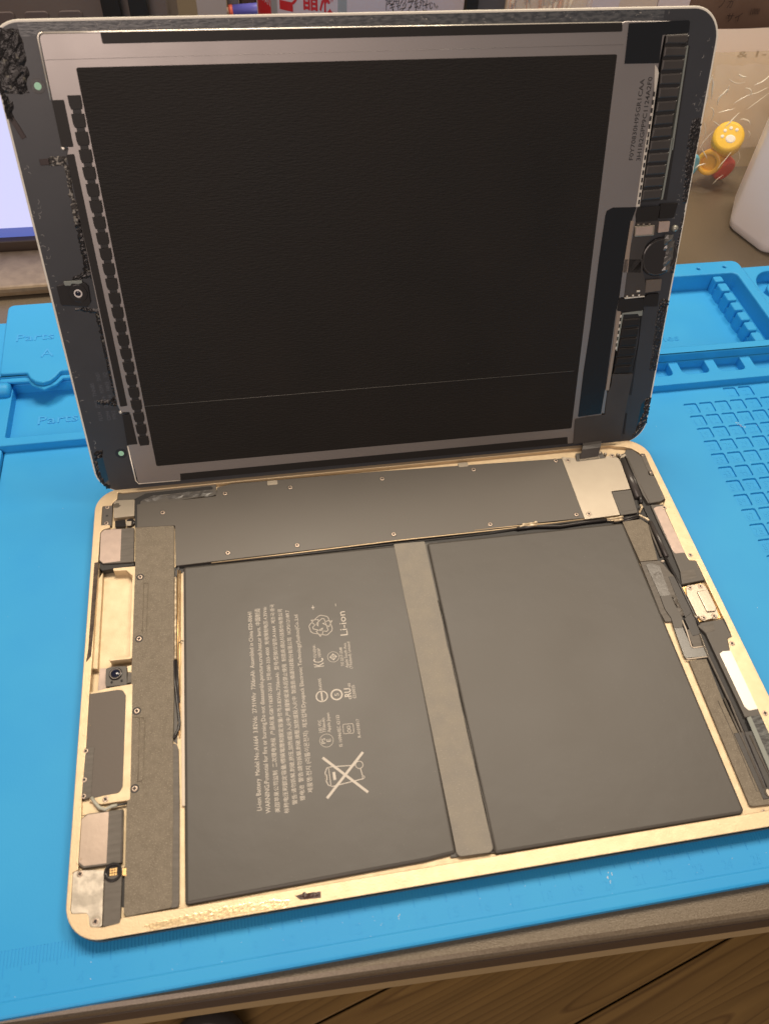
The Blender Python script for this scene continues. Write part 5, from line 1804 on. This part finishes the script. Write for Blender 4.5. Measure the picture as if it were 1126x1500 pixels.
# cable coil in a clear bag
t, F_ = block('cable_bag', 'clear bag holding coils of orange and cream cable, top', 'bag', rect(240, 280, 290, 300), -3.5, 90, None)
q = [(239.94, 72.78), (292.51, 71.9)]
bagm = material('thin clear film', (0.95, 0.93, 0.90), 0.12, alpha=0.16, spec=0.7, bump=(120, 0.8))
g = G()
g.box(q[0][0], 289, -3.5, q[1][0], 300, 96, 1)
obj('bag_back', g, material('cream card insert', (0.75, 0.60, 0.43), 0.6), t, F_)
orange_c = material('orange cable', (0.75, 0.36, 0.14), 0.4)
cream_c = material('cream cable', (0.85, 0.70, 0.48), 0.4)
for k in range(9):
    g = G()
    P = []
    r = 15 + 2.0 * (k % 5)
    for i in range(26):
        a = math.pi * 2 * i / 25
        P.append((q[0][0] + 11 + 1.9 * k + r * 0.62 * math.cos(a), 286.5 + 0.5 * math.sin(k * 2.1 + a), 78 + (0.6 * k) + r * math.sin(a)))
    g.tube(P, 1.0, 6)
    obj('cable_loop', g, orange_c if k % 3 == 0 else cream_c, t, F_)
g = G()
g.box(q[0][0] - 1, 283.6, -3.4, q[1][0] + 0.5, 284.0, 99, 0.1)
obj('bag_film', g, bagm, t, F_)
# pale boxes
q = [(290.35, 73.74), (307.78, 73.45), (332.51, 73.04), (353.16, 74.94)]
names = [('lavender_box', 'tall lavender white carton next to the cable bag', (0.66, 0.60, 0.63)), ('beige_box', 'beige carton between two lavender white cartons', (0.68, 0.57, 0.47)), ('pale_box', 'pale pink white carton at the right of the beige carton', (0.70, 0.62, 0.62))]
for k in range(3):
    t, F_ = block(names[k][0], names[k][1], 'carton', rect(q[k][0], 280, q[k + 1][0], 330), -3.5, 100, None, group='cartons behind the screen')
    g = G()
    g.box(q[k][0] + 0.15, 280 + (k == 1) * 0.8, -3.5, q[k + 1][0] - 0.15, 330, 108, 0.5)
    obj('carton_body', g, material('carton board', names[k][2], 0.55), t, F_)
# brown paper bag with handwriting, top right
t, F_ = block('brown_bag', 'brown paper bag with dark handwriting, top right corner', 'bag', rect(330, 290, 460, 320), -3.5, 95, None)
kraft = material('brown kraft paper', (0.15, 0.092, 0.063), 0.6, bump=(60, 0.6), vary=(16, 0.6, (0.19, 0.12, 0.082)))
q = [(358.39, 62.77), (418.12, 54.43), (409.31, 73.43)]
g = G()
g.box(q[0][0] - 2, 288, -3.5, 470, 320, 130, 1)
g.rough(rect(q[0][0] + 1, 30, 465, 125), 0, 0.01, 9, 3)
g = G()
vs, fs = [], []
nx, nz = 26, 16
rg = random.Random(8)
for j in range(nz + 1):
    for i in range(nx + 1):
        vs.append((q[0][0] - 2 + i * 5.5, 287 + rg.uniform(-0.9, 0.9) + 1.5 * math.sin(i * 0.7 + j * 0.4), -3.4 + j * 8.4))
for j in range(nz):
    for i in range(nx):
        a = j * (nx + 1) + i
        fs.append((a, a + 1, a + nx + 2, a + nx + 1))
g.add(vs, fs, 0, True)
g.box(q[0][0], 291, -3.5, 470, 320, 128, 1)
obj('bag_paper', g, kraft, t, F_)
marker = material('dark marker', (0.045, 0.026, 0.02), 0.6)
wr = [(375.43, 70.31), (384.74, 73.19), (383.25, 62.45), (393.36, 63.82), (398.43, 66.06), (399.73, 68.36), (394.51, 62.24), (395.62, 66.11)]
for body, (a, b), h in (('ノ ガ', (0, 1), 6), ('サイ', (2, 3), 6), ('1000', (4, 5), 5)):
    vs, fs = glyphs(body)
    x0, x1 = min(v[0] for v in vs), max(v[0] for v in vs)
    k = max(6, wr[b][0] - wr[a][0]) / (x1 - x0)
    g = G()
    g.add([(wr[a][0] + (v[0] - x0) * k, 284.2, wr[a][1] + 6.1 + v[1] * h) for v in vs], fs)
    obj('handwriting', g, marker, t, F_)
# pale paper with writing, leaning in front of the bag
pp = thing('paper_sheet', 'pale paper sheet with faint pencil writing, right of the screen', 'paper', (395, 268, -3.5))
FP = Frame(395, 268, -3.5)
g = G()
vs, fs = [], []
for j in range(9):
    for i in range(13):
        vs.append((330 + i * 11, 262 + 0.8 * math.sin(i * 0.9) + j * 1.4, -3.4 + j * 9.0))
for j in range(8):
    for i in range(12):
        a = j * 13 + i
        fs.append((a, a + 1, a + 14, a + 13))
n = len(vs)
vs += [(x, y + 0.3, z) for x, y, z in vs]
fs += [tuple(reversed([n + i for i in f])) for f in fs]
g.add(vs, fs, 0, True)
obj('sheet', g, material('pale warm paper', (0.92, 0.80, 0.68), 0.6, bump=(50, 0.3)), pp, FP)
pencil = material('pencil line', (0.28, 0.22, 0.18), 0.7)
vs, fs = glyphs('& 1-1')
x0, x1 = min(v[0] for v in vs), max(v[0] for v in vs)
wq = [(391.1, 46.83), (412.32, 47.93)]
g = G()
k = (wq[1][0] - wq[0][0] + 3) / (x1 - x0)
for v in [0]:
    g.add([(wq[0][0] + (v[0] - x0) * k, 261.0 + (wq[0][1] + 6.1 + v[1] * 5 + 3.4) * 1.4 / 9, wq[0][1] + 6.1 + v[1] * 5) for v in vs], fs)
obj('handwriting', g, pencil, pp, FP)

# clear bag of coloured caps
bag = thing('clear_bag', 'crinkled clear plastic bag of coloured thumb grips beside the white bottle', 'bag', (385, 222, -3.5))
FG = Frame(385, 222, -3.5)
g = G()
nx, nz = 30, 26
rg = random.Random(4)
def bag_y(i, j):
    t = j / nz
    return 211 + 14 * t * t + 2.2 * math.sin(i * 0.8 + j * 0.5) * (1 - 0.5 * t) + rg.uniform(-0.7, 0.7) - 5 * math.sin(math.pi * min(1, t * 1.6)) * math.sin(math.pi * i / nx)
vs, fs = [], []
for j in range(nz + 1):
    for i in range(nx + 1):
        vs.append((351 + i * 2.6, bag_y(i, j), -3.3 + j * 2.75))
for j in range(nz):
    for i in range(nx):
        a = j * (nx + 1) + i
        fs.append((a, a + 1, a + nx + 2, a + nx + 1))
g.add(vs, fs, 0, True)
obj('bag_film', g, material('crinkled clear film', (0.93, 0.90, 0.84), 0.08, alpha=0.09, spec=0.8, bump=(140, 0.7)), bag, FG)
g = G()
vs2 = [(x, 240 + (y - 215) * 0.2, z) for x, y, z in vs]
g.add(vs2, fs, 0, True)
obj('bag_back', g, material('yellow tinted bag back', (0.88, 0.70, 0.40), 0.35, alpha=0.42, bump=(120, 0.6)), bag, FG)  # tint takes in the yellow grip's reflection in the film
glint = material('pale crease glint', (0.95, 0.88, 0.70), 0.10, alpha=0.85, spec=1.0)  # creases drawn as pale tubes, the film's glints put into their colour
g0 = [(p[0], p[1] + 6.1) for p in [(339.07, 62.33), (357.09, 64.02), (341.35, 50.17), (348.89, 44.05), (355.54, 44.6), (371.19, 40.44), (348.33, 27.83), (366.13, 57.77), (354.46, 60.38), (347.51, 53.8), (373.44, 49.08), (362.99, 53.3), (373, 61.32), (348.55, 34.01), (353.09, 37.9), (361.08, 39.61), (377.2, 30.81), (352.23, 56.69), (371.66, 54.93), (342.26, 58.51), (351.68, 19.21), (367.21, 14.17), (377.48, 16.76), (351.49, 12.71), (367.55, 2.09)]]
for cx, cz in g0:
    P = []
    a = rg.uniform(-1.1, 1.1) if cx > g0[2][0] + 8 else rg.uniform(0.9, 2.0)
    bend = rg.uniform(-0.25, 0.25)
    ln = rg.uniform(5, 14)
    x, z = cx - math.cos(a) * ln / 2, cz - math.sin(a) * ln / 2
    for k in range(9):
        P.append((x, 205.6 + rg.uniform(-.2, .2), z))
        x += math.cos(a) * ln / 8
        z += math.sin(a) * ln / 8
        a += bend + rg.uniform(-.15, .15)
    w = rg.uniform(0.16, 0.55)
    g = G()
    g.tube(P, [max(0.04, w * math.sin(math.pi * (k + 0.5) / 9)) for k in range(9)], 5)
    obj('crease_glint', g, glint, bag, FG)
yel = material('yellow cap plastic', (0.80, 0.50, 0.02), 0.4)
yel2 = material('amber ring plastic', (0.70, 0.36, 0.02), 0.4)
pawm = material('white paw print', (0.80, 0.76, 0.66), 0.45)
def cap_obj(name, label, p, r, h, m, tilt, paw=False, hollow=False):
    t = thing('thumb_grip', label, 'thumb grip', (p[0], 218, p[1] + 6.1), group='thumb grips in the clear bag')
    t.rotation_euler = tilt
    g = G()
    if hollow:
        g.plate(circle(0, 0, r, 30), [(circle(0, 0, r * 0.62, 28), -h * .3)], -h, 0, 1.0)
    else:
        g.loft(circle(0, 0, r, 32), [(0.6, -h), (0, -h + 1), (0, -1.5), (0.5, -0.5), (1.8, 0)], True, True, smooth=True)
    obj('grip_body', g, m, t)
    if paw:
        g = G()
        g.loft(circle(1.5, -1.6, 3.1, 18, 2.6), [(0, -0.1), (0.3, 0.25), (0.8, 0.35)], True, smooth=True)
        obj('paw_pad', g, pawm, t)
        for x, y in ((-3.6, -1.2), (-3.2, 2.4), (-0.4, 4.6), (3.2, 4.4)):
            g = G()
            g.loft(circle(x, y, 1.15, 12), [(0, -0.1), (0.2, 0.25), (0.5, 0.35)], True, smooth=True)
            obj('paw_toe', g, pawm, t)
    return t
cq = [(372.01, 23.34), (364.89, 6.13), (379.53, -0.05), (356.2, 4.74)]
cap_obj('yellow_cap', 'yellow thumb grip with a white paw print inside the clear bag', cq[0], 9.3, 11, yel, (math.radians(44), 0, math.radians(-33)), True)
cap_obj('amber_cap', 'open amber yellow thumb grip showing its hollow, low in the clear bag', cq[1], 7.6, 9, yel2, (math.radians(78), 0, math.radians(-48)), False, True)
cap_obj('red_cap', 'red thumb grip low in the clear bag beside the white bottle', (cq[2][0], cq[2][1]), 7.5, 12, material('red cap plastic', (0.60, 0.06, 0.03), 0.4), (math.radians(100), 0, math.radians(15)))
cap_obj('blue_cap', 'light blue thumb grip half behind the screen edge in the clear bag', cq[3], 6.5, 12, material('sky blue cap plastic', (0.10, 0.45, 0.62), 0.4), (math.radians(80), 0, math.radians(30)))
# white square bottle at the right edge
wb = thing('white_bottle', 'white square plastic bottle at the right edge behind the mat', 'bottle', (410, 175, -3.5))
FW = Frame(410, 175, -3.5)
g = G()
foot = rnd([(362, 170), (371, 141), (440, 131), (452, 185), (380, 200)], [9, 9, 9, 9, 9], 6)
g.loft(foot, [(3, -3.5), (0.8, -1.5), (0, 3), (-0.0, 60), (0.5, 70)], True, True, smooth=True)
obj('bottle_body', g, material('milky white plastic', (0.93, 0.86, 0.84), 0.35, bump=(30, 0.1)), wb, FW)
g = G()
g.loft(circle(405, 165, 17, 30), [(0, 70), (0, 90), (1, 92)], True, smooth=True)
obj('cap', g, white_pl, wb, FW)

# room wall far behind
wall = G()
wall.box(-2500, 1500, -742, 2500, 1540, 1800, 0)
wo = obj('wall', wall, material('dim room wall', (0.10, 0.08, 0.065), 0.9), None, Frame(0, 0, 0))
wo['kind'] = 'structure'
